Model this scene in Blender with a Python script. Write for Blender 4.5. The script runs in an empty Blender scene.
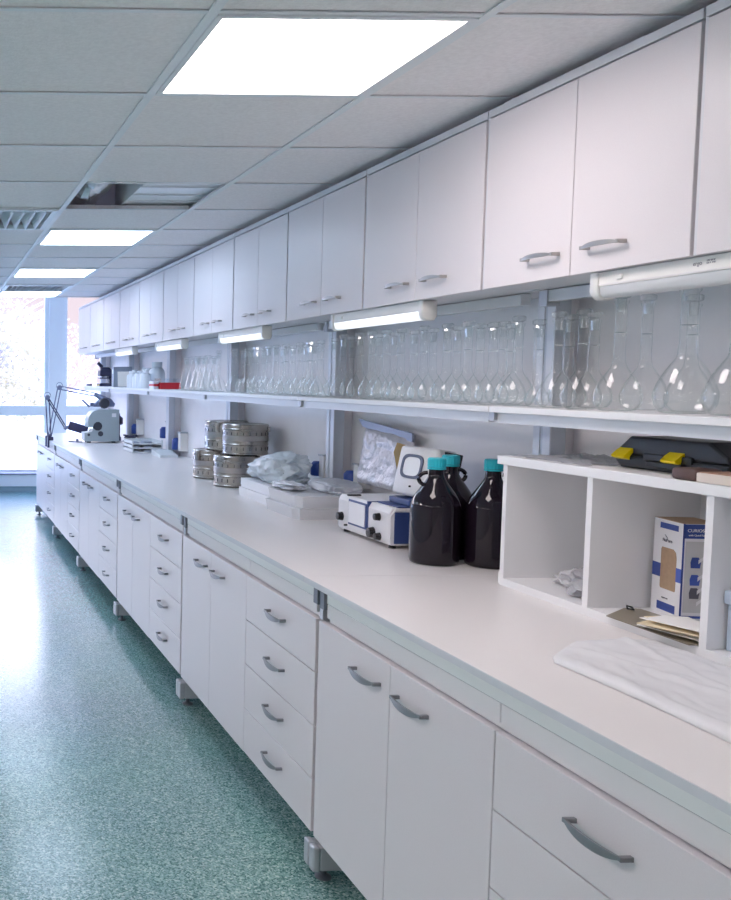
import bpy, bmesh, math, random
from mathutils import Vector, Matrix, noise
PI = math.pi
R = random.Random(7)
sc = bpy.context.scene
C = sc.collection

# ------------------------------------------------------------------ materials
def mat(name, col, rough=.5, metal=0, spec=.5, var=0, vscale=60, bump=0, bscale=200, coat=0, alpha=1, trans=0, emit=None, estr=0, ior=None):
    m = bpy.data.materials.new(name); m.use_nodes = True
    nt = m.node_tree; b = nt.nodes['Principled BSDF']; L = nt.links.new
    b.inputs['Base Color'].default_value = (*col, 1)
    b.inputs['Roughness'].default_value = rough
    b.inputs['Metallic'].default_value = metal
    b.inputs['Specular IOR Level'].default_value = spec
    b.inputs['Coat Weight'].default_value = coat
    b.inputs['Alpha'].default_value = alpha
    b.inputs['Transmission Weight'].default_value = trans
    if ior: b.inputs['IOR'].default_value = ior
    if emit:
        b.inputs['Emission Color'].default_value = (*emit, 1); b.inputs['Emission Strength'].default_value = estr
    if var or bump:
        tc = nt.nodes.new('ShaderNodeTexCoord')
    if var:
        n = nt.nodes.new('ShaderNodeTexNoise'); n.inputs['Scale'].default_value = vscale; n.inputs['Detail'].default_value = 4
        r = nt.nodes.new('ShaderNodeValToRGB')
        r.color_ramp.elements[0].position = .3; r.color_ramp.elements[1].position = .7
        r.color_ramp.elements[0].color = (*[c*(1-var) for c in col], 1)
        r.color_ramp.elements[1].color = (*[min(1, c*(1+var)) for c in col], 1)
        L(tc.outputs['Object'], n.inputs['Vector']); L(n.outputs['Fac'], r.inputs['Fac']); L(r.outputs['Color'], b.inputs['Base Color'])
    if bump:
        n2 = nt.nodes.new('ShaderNodeTexNoise'); n2.inputs['Scale'].default_value = bscale; n2.inputs['Detail'].default_value = 3
        bp = nt.nodes.new('ShaderNodeBump'); bp.inputs['Strength'].default_value = bump; bp.inputs['Distance'].default_value = .01
        L(tc.outputs['Object'], n2.inputs['Vector']); L(n2.outputs['Fac'], bp.inputs['Height']); L(bp.outputs['Normal'], b.inputs['Normal'])
    return m

def thin_glass(name, tint, edge=.55, rough=.0, base=.05, etint=None):
    # single-surface glass: clear seen face-on, mirror-like and greyer at the rim
    m = bpy.data.materials.new(name); m.use_nodes = True
    nt = m.node_tree; L = nt.links.new
    nt.nodes.remove(nt.nodes['Principled BSDF'])
    out = nt.nodes['Material Output']
    tr = nt.nodes.new('ShaderNodeBsdfTransparent'); gl = nt.nodes.new('ShaderNodeBsdfGlossy')
    gl.inputs['Roughness'].default_value = rough; gl.inputs['Color'].default_value = (1, 1, 1, 1)
    lw = nt.nodes.new('ShaderNodeLayerWeight'); lw.inputs['Blend'].default_value = .5
    rp = nt.nodes.new('ShaderNodeValToRGB')
    rp.color_ramp.elements[0].position = 0; rp.color_ramp.elements[0].color = (base,)*3 + (1,)
    rp.color_ramp.elements[1].position = 1; rp.color_ramp.elements[1].color = (edge,)*3 + (1,)
    e = rp.color_ramp.elements.new(.6); e.color = (base*1.8,)*3 + (1,)
    tp = nt.nodes.new('ShaderNodeValToRGB')
    tp.color_ramp.elements[0].color = (*tint, 1); tp.color_ramp.elements[0].position = .45
    tp.color_ramp.elements[1].color = (*(etint or [c*.5 for c in tint]), 1); tp.color_ramp.elements[1].position = 1
    mx = nt.nodes.new('ShaderNodeMixShader')
    L(lw.outputs['Facing'], rp.inputs['Fac']); L(lw.outputs['Facing'], tp.inputs['Fac'])
    L(tp.outputs['Color'], tr.inputs['Color'])
    L(rp.outputs['Color'], mx.inputs['Fac']); L(tr.outputs[0], mx.inputs[1]); L(gl.outputs[0], mx.inputs[2])
    L(mx.outputs[0], out.inputs['Surface'])
    return m

def film(name, col, clear, gloss=.25, rough=.25, transl=.4, bump=.3, bscale=40):
    # thin plastic film: part see-through, part milky, with a sheen
    m = bpy.data.materials.new(name); m.use_nodes = True
    nt = m.node_tree; L = nt.links.new; N = nt.nodes.new
    nt.nodes.remove(nt.nodes['Principled BSDF']); out = nt.nodes['Material Output']
    tr = N('ShaderNodeBsdfTransparent'); df = N('ShaderNodeBsdfDiffuse'); tl = N('ShaderNodeBsdfTranslucent'); gl = N('ShaderNodeBsdfGlossy')
    for n in (df, tl): n.inputs['Color'].default_value = (*col, 1)
    gl.inputs['Roughness'].default_value = rough
    tc = N('ShaderNodeTexCoord'); nz = N('ShaderNodeTexNoise'); nz.inputs['Scale'].default_value = bscale; nz.inputs['Detail'].default_value = 4
    bp = N('ShaderNodeBump'); bp.inputs['Strength'].default_value = bump; bp.inputs['Distance'].default_value = .02
    L(tc.outputs['Object'], nz.inputs['Vector']); L(nz.outputs['Fac'], bp.inputs['Height'])
    for n in (df, gl): L(bp.outputs['Normal'], n.inputs['Normal'])
    a = N('ShaderNodeMixShader'); a.inputs['Fac'].default_value = transl; L(df.outputs[0], a.inputs[1]); L(tl.outputs[0], a.inputs[2])
    b = N('ShaderNodeMixShader'); b.inputs['Fac'].default_value = clear; L(a.outputs[0], b.inputs[1]); L(tr.outputs[0], b.inputs[2])
    c = N('ShaderNodeMixShader'); c.inputs['Fac'].default_value = gloss; L(b.outputs[0], c.inputs[1]); L(gl.outputs[0], c.inputs[2])
    L(c.outputs[0], out.inputs['Surface'])
    return m

def floor_mat():
    m = mat('speckled_green_vinyl', (.15, .3, .27), rough=.34, spec=.6)
    nt = m.node_tree; L = nt.links.new; N = nt.nodes.new; b = nt.nodes['Principled BSDF']
    tc = N('ShaderNodeTexCoord')
    v = N('ShaderNodeTexVoronoi'); v.inputs['Scale'].default_value = 190
    sp = N('ShaderNodeSeparateColor'); L(tc.outputs['Object'], v.inputs['Vector']); L(v.outputs['Color'], sp.inputs[0])
    r = N('ShaderNodeValToRGB'); cr = r.color_ramp; cr.interpolation = 'CONSTANT'
    cols = [(0, (.07, .175, .175)), (.2, (.15, .29, .285)), (.42, (.22, .385, .38)), (.66, (.30, .475, .47)), (.88, (.46, .62, .62))]
    cr.elements[0].position = 0; cr.elements[0].color = (*cols[0][1], 1)
    cr.elements[1].position = cols[1][0]; cr.elements[1].color = (*cols[1][1], 1)
    for p, c in cols[2:]:
        e = cr.elements.new(p); e.color = (*c, 1)
    L(sp.outputs[0], r.inputs['Fac'])
    n = N('ShaderNodeTexNoise'); n.inputs['Scale'].default_value = 1.3; n.inputs['Detail'].default_value = 5
    mx = N('ShaderNodeMix'); mx.data_type = 'RGBA'; mx.blend_type = 'MULTIPLY'; mx.inputs['Factor'].default_value = .25
    L(tc.outputs['Object'], n.inputs['Vector']); L(r.outputs['Color'], mx.inputs['A']); L(n.outputs['Color'], mx.inputs['B'])
    L(mx.outputs['Result'], b.inputs['Base Color'])
    bp = N('ShaderNodeBump'); bp.inputs['Strength'].default_value = .03; bp.inputs['Distance'].default_value = .001
    L(v.outputs['Distance'], bp.inputs['Height']); L(bp.outputs['Normal'], b.inputs['Normal'])
    rr = N('ShaderNodeMapRange'); rr.inputs['To Min'].default_value = .17; rr.inputs['To Max'].default_value = .24
    n3 = N('ShaderNodeTexNoise'); n3.inputs['Scale'].default_value = 3; L(tc.outputs['Object'], n3.inputs['Vector'])
    L(n3.outputs['Fac'], rr.inputs['Value']); L(rr.outputs['Result'], b.inputs['Roughness'])
    return m

M = dict(
    floor=floor_mat(),
    tile=mat('mineral_fibre_ceiling_tile', (.96, .89, .89), .9, spec=.2, var=.05, vscale=90, bump=.15, bscale=160),
    tee=mat('white_ceiling_tee', (.88, .87, .89), .45),
    wall=mat('white_wall_paint', (.88, .86, .87), .7, bump=.04, bscale=120),
    panel=mat('white_back_panel', (.92, .90, .92), .45, var=.02, vscale=8),
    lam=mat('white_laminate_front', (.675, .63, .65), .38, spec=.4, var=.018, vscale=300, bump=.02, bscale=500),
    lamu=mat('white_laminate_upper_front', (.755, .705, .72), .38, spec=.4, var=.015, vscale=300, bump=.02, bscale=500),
    carc=mat('white_carcass_board', (.70, .69, .72), .5),
    top=mat('white_worktop_laminate', (.80, .765, .755), .3, spec=.5, var=.012, vscale=400, bump=.015, bscale=700),
    edge=mat('grey_worktop_edge', (.60, .61, .64), .45),
    rail=mat('pale_grey_bench_rail', (.74, .75, .745), .5),
    strip=mat('pale_cover_strip', (.75, .72, .73), .5),
    steelg=mat('grey_coated_steel', (.50, .51, .55), .4, metal=.35),
    darkg=mat('dark_grey_clamp_steel', (.17, .18, .21), .45, metal=.4),
    leg=mat('light_grey_leg_beam', (.55, .55, .58), .45, metal=.2),
    black=mat('black_plastic', (.015, .015, .018), .4),
    chrome=mat('brushed_handle_metal', (.25, .25, .265), .38, metal=.6),
    champ=mat('champagne_handle_metal', (.48, .45, .43), .32, metal=.85),
    shelf=mat('white_shelf_board', (.80, .80, .81), .4),
    shelfrail=mat('white_metal_shelf_rail', (.72, .73, .76), .4, metal=.1),
    post=mat('grey_upright_steel', (.58, .61, .67), .4, metal=.35),
    postlight=mat('pale_upright_flange', (.72, .74, .80), .4, metal=.15),
    lampbody=mat('ivory_lamp_housing', (.83, .81, .78), .4),
    lamplit=mat('lit_tube_lamp_diffuser', (.9, .9, .92), .4, emit=(.88, .93, 1.0), estr=.5),
    lampdiff=mat('frosted_lamp_diffuser', (.86, .86, .87), .35, trans=.15),
    diffuser=mat('lit_ceiling_diffuser', (.9, .9, .9), .5, emit=(1.0, .885, .885), estr=7.2),
    diffuser3=mat('added_bright_ceiling_diffuser', (.9, .9, .9), .5, emit=(1.0, .905, .905), estr=15.5),
    diffuser2=mat('cool_lit_ceiling_diffuser', (.9, .9, .9), .5, emit=(.64, .78, 1.0), estr=5.6),
    flask=thin_glass('clear_flask_glass', (.985, .992, .99), edge=.95, base=.045, etint=(.72, .78, .78), rough=.035),
    stopper=thin_glass('clear_stopper_glass', (.94, .955, .955), edge=.8, base=.12, etint=(.5, .54, .56), rough=.05),
    graduation=mat('pale_flask_ring_print', (.50, .53, .56), .6),
    pane=thin_glass('window_glass', (.97, .985, .98), edge=.5, base=.03),
    winframe=mat('white_window_frame', (.90, .95, .96), .4),
    sill=mat('white_sill_board', (.72, .76, .80), .4),
    sillgap=mat('dark_sill_seal', (.20, .20, .28), .5),
    plinth=mat('blue_grey_plinth', (.24, .36, .42), .5),
    amber=mat('dark_amber_glass', (.010, .006, .012), .05, spec=.42),
    teal=mat('teal_plastic_cap', (.02, .47, .56), .4),
    steel=mat('brushed_stainless_steel', (.36, .335, .31), .24, metal=1, var=.14, vscale=14),
    steel2=mat('dull_stainless_band', (.40, .38, .37), .42, metal=1),
    slot=mat('dark_perforation', (.05, .05, .06), .6),
    whitecard=mat('white_card', (.82, .82, .85), .6),
    kraft=mat('kraft_brown_board', (.42, .29, .19), .8, var=.06, vscale=80),
    blueprint=mat('blue_print_ink', (.04, .08, .33), .5),
    midblue=mat('mid_blue_print_ink', (.07, .13, .52), .5),
    ink=mat('grey_print_ink', (.12, .12, .16), .6),
    palegrey=mat('pale_grey_print', (.62, .62, .63), .6),
    bluepaint=mat('dark_blue_instrument_paint', (.035, .065, .21), .4),
    instr=mat('off_white_instrument_paint', (.74, .73, .75), .4, var=.015, vscale=100),
    mirror=mat('white_screen_reflection', (.93, .94, .97), .15),  # white colour stands in for the bright reflection in the screen
    bezel=mat('blue_charcoal_bezel', (.09, .105, .17), .4),
    knob=mat('black_knob_plastic', (.012, .012, .014), .25),
    yellow=mat('yellow_latch_plastic', (.95, .72, .0), .4),
    case=mat('dark_toolbox_plastic', (.026, .028, .034), .42, bump=.03, bscale=300),
    brown=mat('brown_leather_end', (.10, .055, .05), .5, var=.15, vscale=40),
    cream=mat('cream_case_board', (.70, .62, .55), .5),
    tanwood=mat('tan_case_top', (.38, .22, .15), .5),
    clipb=mat('olive_brown_clipboard', (.22, .19, .13), .3),
    paper=mat('white_paper', (.86, .85, .83), .7),
    creampaper=mat('cream_envelope_paper', (.80, .70, .50), .7),
    bluebox=mat('pale_blue_grey_box', (.50, .58, .70), .5),
    sheetfilm=film('milky_plastic_film', (.90, .90, .92), .15, gloss=.08, rough=.3, transl=.15, bump=.15, bscale=20),
    clearfilm=film('crumpled_clear_film', (.80, .82, .88), .45, gloss=.22, rough=.15, transl=.3, bump=.6, bscale=35),
    bagfilm=film('bluish_plastic_bag', (.80, .88, .94), .12, gloss=.18, rough=.2, transl=.25, bump=.7, bscale=18),
    trayplastic=film('translucent_tray_plastic', (.93, .94, .97), .22, gloss=.18, rough=.15, transl=.2, bump=.15, bscale=20),
    greyfilm=film('greyish_bubble_film', (.66, .66, .70), .35, gloss=.2, rough=.2, transl=.3, bump=.6, bscale=60),
    foil=mat('silver_foil', (.88, .88, .92), .3, metal=.55, bump=.9, bscale=26),
    pouch=mat('silver_pouch_foil', (.66, .66, .72), .3, metal=.3, bump=.8, bscale=45),
    pouchgrey=mat('grey_pouch_edge', (.30, .33, .42), .4, metal=.3),
    amberlabel=mat('ochre_label', (.36, .22, .03), .5),
    bluecap=mat('blue_socket_plastic', (.02, .06, .30), .35),
    apparatus=mat('grey_green_enamel', (.40, .47, .50), .38),
    appdark=mat('charcoal_enamel', (.05, .055, .075), .4),
    violet=mat('dark_violet_grey_shade', (.055, .05, .12), .4),
    lampsteel=mat('lamp_arm_steel', (.20, .23, .34), .35, metal=.5),
    redplastic=mat('red_rack_plastic', (.62, .02, .035), .4),
    clearlid=thin_glass('clear_lid_plastic', (.90, .93, .96), edge=.4, base=.06),
    whiteplastic=mat('white_bottle_plastic', (.80, .85, .92), .35),
    jarplastic=mat('milky_jar_plastic', (.70, .76, .82), .4),
    darkscope=mat('dark_microscope_enamel', (.03, .03, .07), .4),
    binder=mat('blue_grey_binder', (.30, .35, .44), .5),
    org=mat('pale_grey_organizer', (.66, .70, .72), .4),
    voidmat=mat('grey_ceiling_void', (.6, .6, .63), .9),
    duct=mat('galvanised_duct', (.90, .91, .95), .3, metal=.1),
    louvre=mat('white_vent_metal', (.80, .82, .85), .4),
    bark=mat('pale_tree_bark', (.45, .40, .43), .9),
    leaf=mat('yellow_green_leaf', (.60, .53, .38), .6, var=.25, vscale=.6),
    leaf2=mat('mauve_grey_leaf', (.50, .43, .51), .6, var=.2, vscale=.7),
    ground=mat('pale_outdoor_ground', (.70, .68, .66), .9),
)

# ------------------------------------------------------------------ geometry helper
class MB:
    def __init__(s): s.b = bmesh.new()
    def face(s, pts, mi=0):
        try:
            f = s.b.faces.new([s.b.verts.new(p) for p in pts]); f.material_index = mi
        except ValueError: pass
        return s
    def box(s, x0, x1, y0, y1, z0, z1, bev=0, seg=2, mi=0):
        r = bmesh.ops.create_cube(s.b, size=1)
        bmesh.ops.scale(s.b, vec=(x1-x0, y1-y0, z1-z0), verts=r['verts'])
        bmesh.ops.translate(s.b, vec=((x0+x1)/2, (y0+y1)/2, (z0+z1)/2), verts=r['verts'])
        fs = set(f for v in r['verts'] for f in v.link_faces)
        for f in fs: f.material_index = mi
        if bev:
            es = list(set(e for v in r['verts'] for e in v.link_edges))
            bmesh.ops.bevel(s.b, geom=es, offset=bev, segments=seg, affect='EDGES', profile=.5)
        return s
    def xbox(s, mtx, dims, bev=0):
        r = bmesh.ops.create_cube(s.b, size=1)
        vs = r['verts']
        bmesh.ops.scale(s.b, vec=dims, verts=vs)
        if bev:
            es = list(set(e for v in vs for e in v.link_edges))
            q = bmesh.ops.bevel(s.b, geom=es, offset=bev, segments=2, affect='EDGES', profile=.5)
            vs = list(set(v for f in q['faces'] for v in f.verts) | set(v for v in vs if v.is_valid))
        bmesh.ops.transform(s.b, matrix=mtx, verts=vs)
        return s
    def lathe(s, prof, c=(0, 0, 0), seg=24, axis='z', mtx=None):
        rings = []
        for r, z in prof:
            ring = []
            for i in range(seg):
                a = 2*PI*i/seg
                p = Vector((r*math.cos(a), r*math.sin(a), z))
                if axis == 'x': p = Vector((p.z, p.x, p.y))
                if axis == 'y': p = Vector((p.x, p.z, p.y))
                if mtx: p = mtx @ p
                ring.append(s.b.verts.new(p + Vector(c)))
            rings.append(ring)
        for a, b in zip(rings, rings[1:]):
            for i in range(seg):
                try: s.b.faces.new((a[i], a[(i+1) % seg], b[(i+1) % seg], b[i]))
                except ValueError: pass
        for ring, (r, z) in ((rings[0], prof[0]), (rings[-1], prof[-1])):
            if r > 1e-5:
                try: s.b.faces.new(ring)
                except ValueError: pass
        bmesh.ops.remove_doubles(s.b, verts=[v for q in rings for v in q], dist=1e-6)
        return s
    def open_lathe(s, prof, c=(0, 0, 0), seg=24):
        rings = [[s.b.verts.new((c[0]+r*math.cos(2*PI*i/seg), c[1]+r*math.sin(2*PI*i/seg), c[2]+z)) for i in range(seg)] for r, z in prof]
        for a, b in zip(rings, rings[1:]):
            for i in range(seg): s.b.faces.new((a[i], a[(i+1) % seg], b[(i+1) % seg], b[i]))
        return s
    def tube(s, pts, r, seg=8, closed=False):
        pts = [Vector(p) for p in pts]; n = len(pts); rings = []
        for i, p in enumerate(pts):
            if closed: d = pts[(i+1) % n]-pts[i-1]
            else: d = pts[min(i+1, n-1)]-pts[max(i-1, 0)]
            d.normalize(); u = d.cross(Vector((0, 0, 1)))
            if u.length < .1: u = d.cross(Vector((1, 0, 0)))
            u.normalize(); w = d.cross(u); rr = r[i] if isinstance(r, (list, tuple)) else r
            rings.append([s.b.verts.new(p+u*rr*math.cos(2*PI*k/seg)+w*rr*math.sin(2*PI*k/seg)) for k in range(seg)])
        pr = list(zip(rings, rings[1:])) + ([(rings[-1], rings[0])] if closed else [])
        for a, b in pr:
            for k in range(seg): s.b.faces.new((a[k], a[(k+1) % seg], b[(k+1) % seg], b[k]))
        if not closed:
            s.b.faces.new(rings[0]); s.b.faces.new(rings[-1])
        return s
    def prism(s, poly, axis, a, b, bev=0):
        def P(u, v, t):
            return {'x': (t, u, v), 'y': (u, t, v), 'z': (u, v, t)}[axis]
        A = [s.b.verts.new(P(u, v, a)) for u, v in poly]; B = [s.b.verts.new(P(u, v, b)) for u, v in poly]
        n = len(poly); fs = [s.b.faces.new(A), s.b.faces.new(B)]
        for i in range(n): fs.append(s.b.faces.new((A[i], A[(i+1) % n], B[(i+1) % n], B[i])))
        if bev:
            es = list(set(e for f in fs[:2] for e in f.edges))
            bmesh.ops.bevel(s.b, geom=es, offset=bev, segments=2, affect='EDGES', profile=.5)
        return s
    def grid(s, nu, nv, fn):
        V = [[s.b.verts.new(fn(i/nu, j/nv)) for j in range(nv+1)] for i in range(nu+1)]
        for i in range(nu):
            for j in range(nv): s.b.faces.new((V[i][j], V[i+1][j], V[i+1][j+1], V[i][j+1]))
        return s
    def blob(s, c, rad, amp, freq, seed, sub=4, flat=None, power=1.0):
        r = bmesh.ops.create_icosphere(s.b, subdivisions=sub, radius=1)
        for v in r['verts']:
            p = v.co.normalized()
            q = Vector([math.copysign(abs(t)**power, t) for t in p])
            n = noise.noise(p*freq+Vector((seed, seed*.7, 1))) + .5*noise.noise(p*freq*2.3+Vector((seed, 3, seed))) + .3*abs(noise.noise(p*freq*4.5+Vector((seed, 9, 2))))
            q = q*(1+amp*n)
            v.co = Vector((c[0]+q.x*rad[0], c[1]+q.y*rad[1], c[2]+q.z*rad[2]))
            if flat is not None: v.co.z = max(v.co.z, flat)
        return s
    def build(s, name, m, parent=None, smooth=False, local=False, angle=40):
        me = bpy.data.meshes.new(name)
        bmesh.ops.recalc_face_normals(s.b, faces=s.b.faces)
        if smooth:
            for f in s.b.faces: f.smooth = True
            for e in s.b.edges:
                if len(e.link_faces) == 2 and e.calc_face_angle(0) > math.radians(angle): e.smooth = False
        off = Vector((0, 0, 0))
        if parent is not None and not local:
            p = parent
            while p is not None: off += p.location; p = p.parent
        if off.length: bmesh.ops.translate(s.b, vec=-off, verts=s.b.verts)
        s.b.to_mesh(me); s.b.free()
        for mm in (m if isinstance(m, (list, tuple)) else [m]): me.materials.append(mm)
        o = bpy.data.objects.new(name, me); C.objects.link(o)
        if parent is not None: o.parent = parent
        return o

def tag(o, label=None, cat=None, group=None, kind=None):
    if label: o['label'] = label
    if cat: o['category'] = cat
    if group: o['group'] = group
    if kind: o['kind'] = kind
    return o
def thing(name, label, cat, loc, rz=0, group=None):
    o = bpy.data.objects.new(name, None); C.objects.link(o); o.empty_display_size = .05
    o.location = loc; o.rotation_euler = (0, 0, rz)
    return tag(o, label, cat, group)
def struct(o): o['kind'] = 'structure'; return o
def dup(root, loc, label=None, rz=None, group=None):
    r = root.copy(); C.objects.link(r); r.location = loc
    if rz is not None: r.rotation_euler = (0, 0, rz)
    if label: r['label'] = label
    if group: r['group'] = group
    for ch in list(root.children):
        c = ch.copy(); C.objects.link(c); c.parent = r
        for g in list(ch.children):
            d = g.copy(); C.objects.link(d); d.parent = c
    return r
def text(name, body, size, m, parent, mtx, ex=.0004):
    cu = bpy.data.curves.new(name, 'FONT'); cu.body = body; cu.size = size; cu.extrude = ex
    cu.align_x = 'CENTER'; cu.align_y = 'CENTER'; cu.materials.append(m)
    tmp = bpy.data.objects.new(name, cu); C.objects.link(tmp)
    me = bpy.data.meshes.new_from_object(tmp.evaluated_get(bpy.context.evaluated_depsgraph_get()))
    bpy.data.objects.remove(tmp); bpy.data.curves.remove(cu); me.name = name
    o = bpy.data.objects.new(name, me); C.objects.link(o)
    if parent is not None: o.parent = parent
    o.matrix_local = mtx
    return o
ORD = ['first', 'second', 'third', 'fourth', 'fifth', 'sixth', 'seventh', 'eighth', 'ninth', 'tenth', 'eleventh', 'twelfth', 'thirteenth', 'fourteenth', 'fifteenth', 'sixteenth', 'seventeenth', 'eighteenth', 'nineteenth', 'twentieth', 'twenty-first', 'twenty-second', 'twenty-third', 'twenty-fourth', 'twenty-fifth', 'twenty-sixth', 'twenty-seventh', 'twenty-eighth']

# ------------------------------------------------------------------ setting
WX = 1.945          # face of the back panels
CZ = 2.288          # underside of the ceiling tees
YEND = 9.26         # the suspended ceiling stops here
YW = 12.8           # window wall
struct(MB().box(-3.4, 4.2, -2.6, YW+.2, -.06, 0).build('floor', M['floor']))
struct(MB().box(WX, WX+.10, -2.6, 10.85, 0, 2.9).build('wall_right', M['panel']))
struct(MB().box(-3.5, -3.4, -2.6, 9.4, 0, 3.1).box(-3.5, -3.4, 9.4, 12.8, 0, 1.1).box(-3.5, -3.4, 9.4, 12.8, 2.1, 3.1)
       .box(-3.5, -3.4, 12.3, 12.8, 1.1, 2.1).build('wall_left', M['wall']))
struct(MB().box(-3.5, WX+.1, -2.7, -2.6, 0, 3.1).build('wall_back', M['wall']))
struct(MB().box(4.2, 4.3, 8, 13, 0, 3.1).build('wall_end', M['wall']))

# ceiling: tiles lie in a grid of tees, three openings for lamps, one tile missing
TX, TY, T = .607, 2.107, .603
lights = {(0, 0), (0, 5), (0, 8), (0, 11), (-4, -1), (-4, 2), (-4, 5), (-4, 8), (-4, 11), (0, -4), (-4, -4)}
hole = (0, 3); vents = {(-1, 4), (0, 10)}
tb = MB()
for i in range(-7, 3):
    for k in range(-8, 12):
        if (i, k) in lights or (i, k) == hole or (i, k) in vents: continue
        x0, y0 = TX+i*T, TY+k*T
        x1 = min(x0+T, WX)
        if x1-x0 < .03: continue
        tb.box(x0+.006, x1-.006, y0+.006, min(y0+T, YEND+.1)-.006, CZ+.006, CZ+.022)
struct(tb.build('ceiling', M['tile']))
g = MB()
for i in range(-7, 3): g.box(TX+i*T-.012, TX+i*T+.012, -2.6, YEND, CZ, CZ+.004)
for i in range(-7, 3):
    for k in range(-8, 13):
        x0, y0 = TX+i*T, TY+k*T
        g.box(x0+.012, min(x0+T-.012, WX), y0-.007, y0+.007, CZ+.001, CZ+.004)
struct(g.build('trim_1', M['tee']))
struct(MB().box(-3.4, WX, YEND+.08, YEND+.10, CZ-.002, 3.1).build('trim_2', M['tee']))
struct(MB().box(-3.5, 4.3, -2.7, 13, 3.1, 3.2).build('ceiling_slab', M['voidmat']))

# recessed lamps
def light_panel(i, k, label):
    x0, y0 = TX+i*T+.013, TY+k*T+.010
    x1, y1 = x0+T-.026, y0+T-.020
    t = thing('ceiling_light', label, 'ceiling light', ((x0+x1)/2, (y0+y1)/2, CZ), 0, 'lit square panels in the ceiling')
    f = MB(); w = .016
    f.box(x0, x1, y0, y0+w, CZ-.002, CZ+.05).box(x0, x1, y1-w, y1, CZ-.002, CZ+.05)
    f.box(x0, x0+w, y0+w, y1-w, CZ-.002, CZ+.05).box(x1-w, x1, y0+w, y1-w, CZ-.002, CZ+.05)
    f.build('frame', M['tee'], t)
    MB().box(x0+w, x1-w, y0+w, y1-w, CZ+.003, CZ+.009).build('diffuser', M['diffuser2' if k >= 3 else 'diffuser3' if i < 0 else 'diffuser'], t)
    MB().box(x0+.02, x1-.02, y0+.02, y1-.02, CZ+.05, CZ+.09).build('housing', M['louvre'], t)
light_panel(0, 0, 'largest lit square ceiling panel, nearest overhead')
light_panel(0, 5, 'second lit ceiling panel, just beyond the open tile')
light_panel(0, 8, 'third lit ceiling panel, past the second one towards the window')
light_panel(0, 11, 'farthest lit ceiling panel, at the window end of the ceiling')
for k in (-4, -1, 2, 5, 8, 11):  # unseen lamp row, added to brighten the bench fronts and back wall
    light_panel(-4, k, 'unseen added ceiling panel in the row along the left side of the room')
light_panel(0, -4, 'unseen added ceiling panel overhead behind the viewpoint')  # added out of view for extra light on the near end

# the opening: foil ducts above
x0, y0 = TX, TY+3*T
t = thing('foil_duct', 'crumpled silver foil duct seen through the missing ceiling tile', 'duct', (x0+.13, y0+.3, CZ+.06))
def ductpt(u, v):
    a = 2*PI*v; r = .098*(1+.12*math.sin(46*u)+.45*noise.noise(Vector((u*7, math.cos(a)*1.9, math.sin(a)*1.9))))
    return (x0+.115+r*math.cos(a), y0-.3+1.1*u, CZ+.155+r*math.sin(a))
MB().grid(64, 26, ductpt).build('duct_sleeve', M['foil'], t, smooth=True, angle=35)
MB().grid(40, 18, lambda u, v: (x0+.12+.10*math.cos(2*PI*v)+.05*math.sin(8*u), y0-.1+.85*u, CZ+.47+.10*math.sin(2*PI*v)*(1+.3*noise.noise(Vector((u*8, v*5, 3)))))).build('duct_sleeve', M['foil'], t, smooth=True, angle=35)
t = thing('sheet_metal_duct', 'flat panelled metal duct above the missing ceiling tile', 'duct', (x0+.55, y0+.3, CZ+.05))
MB().prism([(x0+.285, CZ+.030), (x0+.86, CZ+.030), (x0+.86, CZ+.40), (x0+.285, CZ+.40)], 'y', y0-.40, y0+.80).build('duct_body', M['duct'], t)
d = MB()
for q in (.02, .20, .38, .52): d.box(x0+.285, x0+.86, y0+q, y0+q+.008, CZ+.024, CZ+.0295)
d.build('seam', M['duct'], t)
# vents
def vent(i, k, label, n, fine):
    x0, y0 = TX+i*T+.013, TY+k*T+.010; x1, y1 = x0+T-.026, y0+T-.02
    t = thing('ceiling_vent', label, 'vent', ((x0+x1)/2, (y0+y1)/2, CZ))
    f = MB(); w = .03
    f.box(x0, x1, y0, y0+w, CZ-.004, CZ+.02).box(x0, x1, y1-w, y1, CZ-.004, CZ+.02).box(x0, x0+w, y0+w, y1-w, CZ-.004, CZ+.02).box(x1-w, x1, y0+w, y1-w, CZ-.004, CZ+.02)
    f.build('frame', M['louvre'], t)
    MB().box(x0, x1, y0, y1, CZ+.14, CZ+.15).build('plenum', M['voidmat'], t)
    s = (x1-x0-2*w)/n
    for q in range(n):
        a = x0+w+q*s
        f = MB()
        if fine: f.prism([(a+.1*s, CZ+.002), (a+.55*s, CZ+.02), (a+.45*s, CZ+.02), (a, CZ+.002)], 'y', y0+w, y1-w)
        else: f.prism([(a, CZ+.05), (a+s*.5, CZ-.012), (a+s, CZ+.05), (a+s*.5, CZ+.0)], 'y', y0+w, y1-w)
        f.build('louvre', M['louvre'], t)
vent(-1, 4, 'white ceiling vent with sawtooth louvres at the left edge', 10, False)
vent(0, 10, 'small slotted ceiling vent near the window', 12, True)

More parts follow.
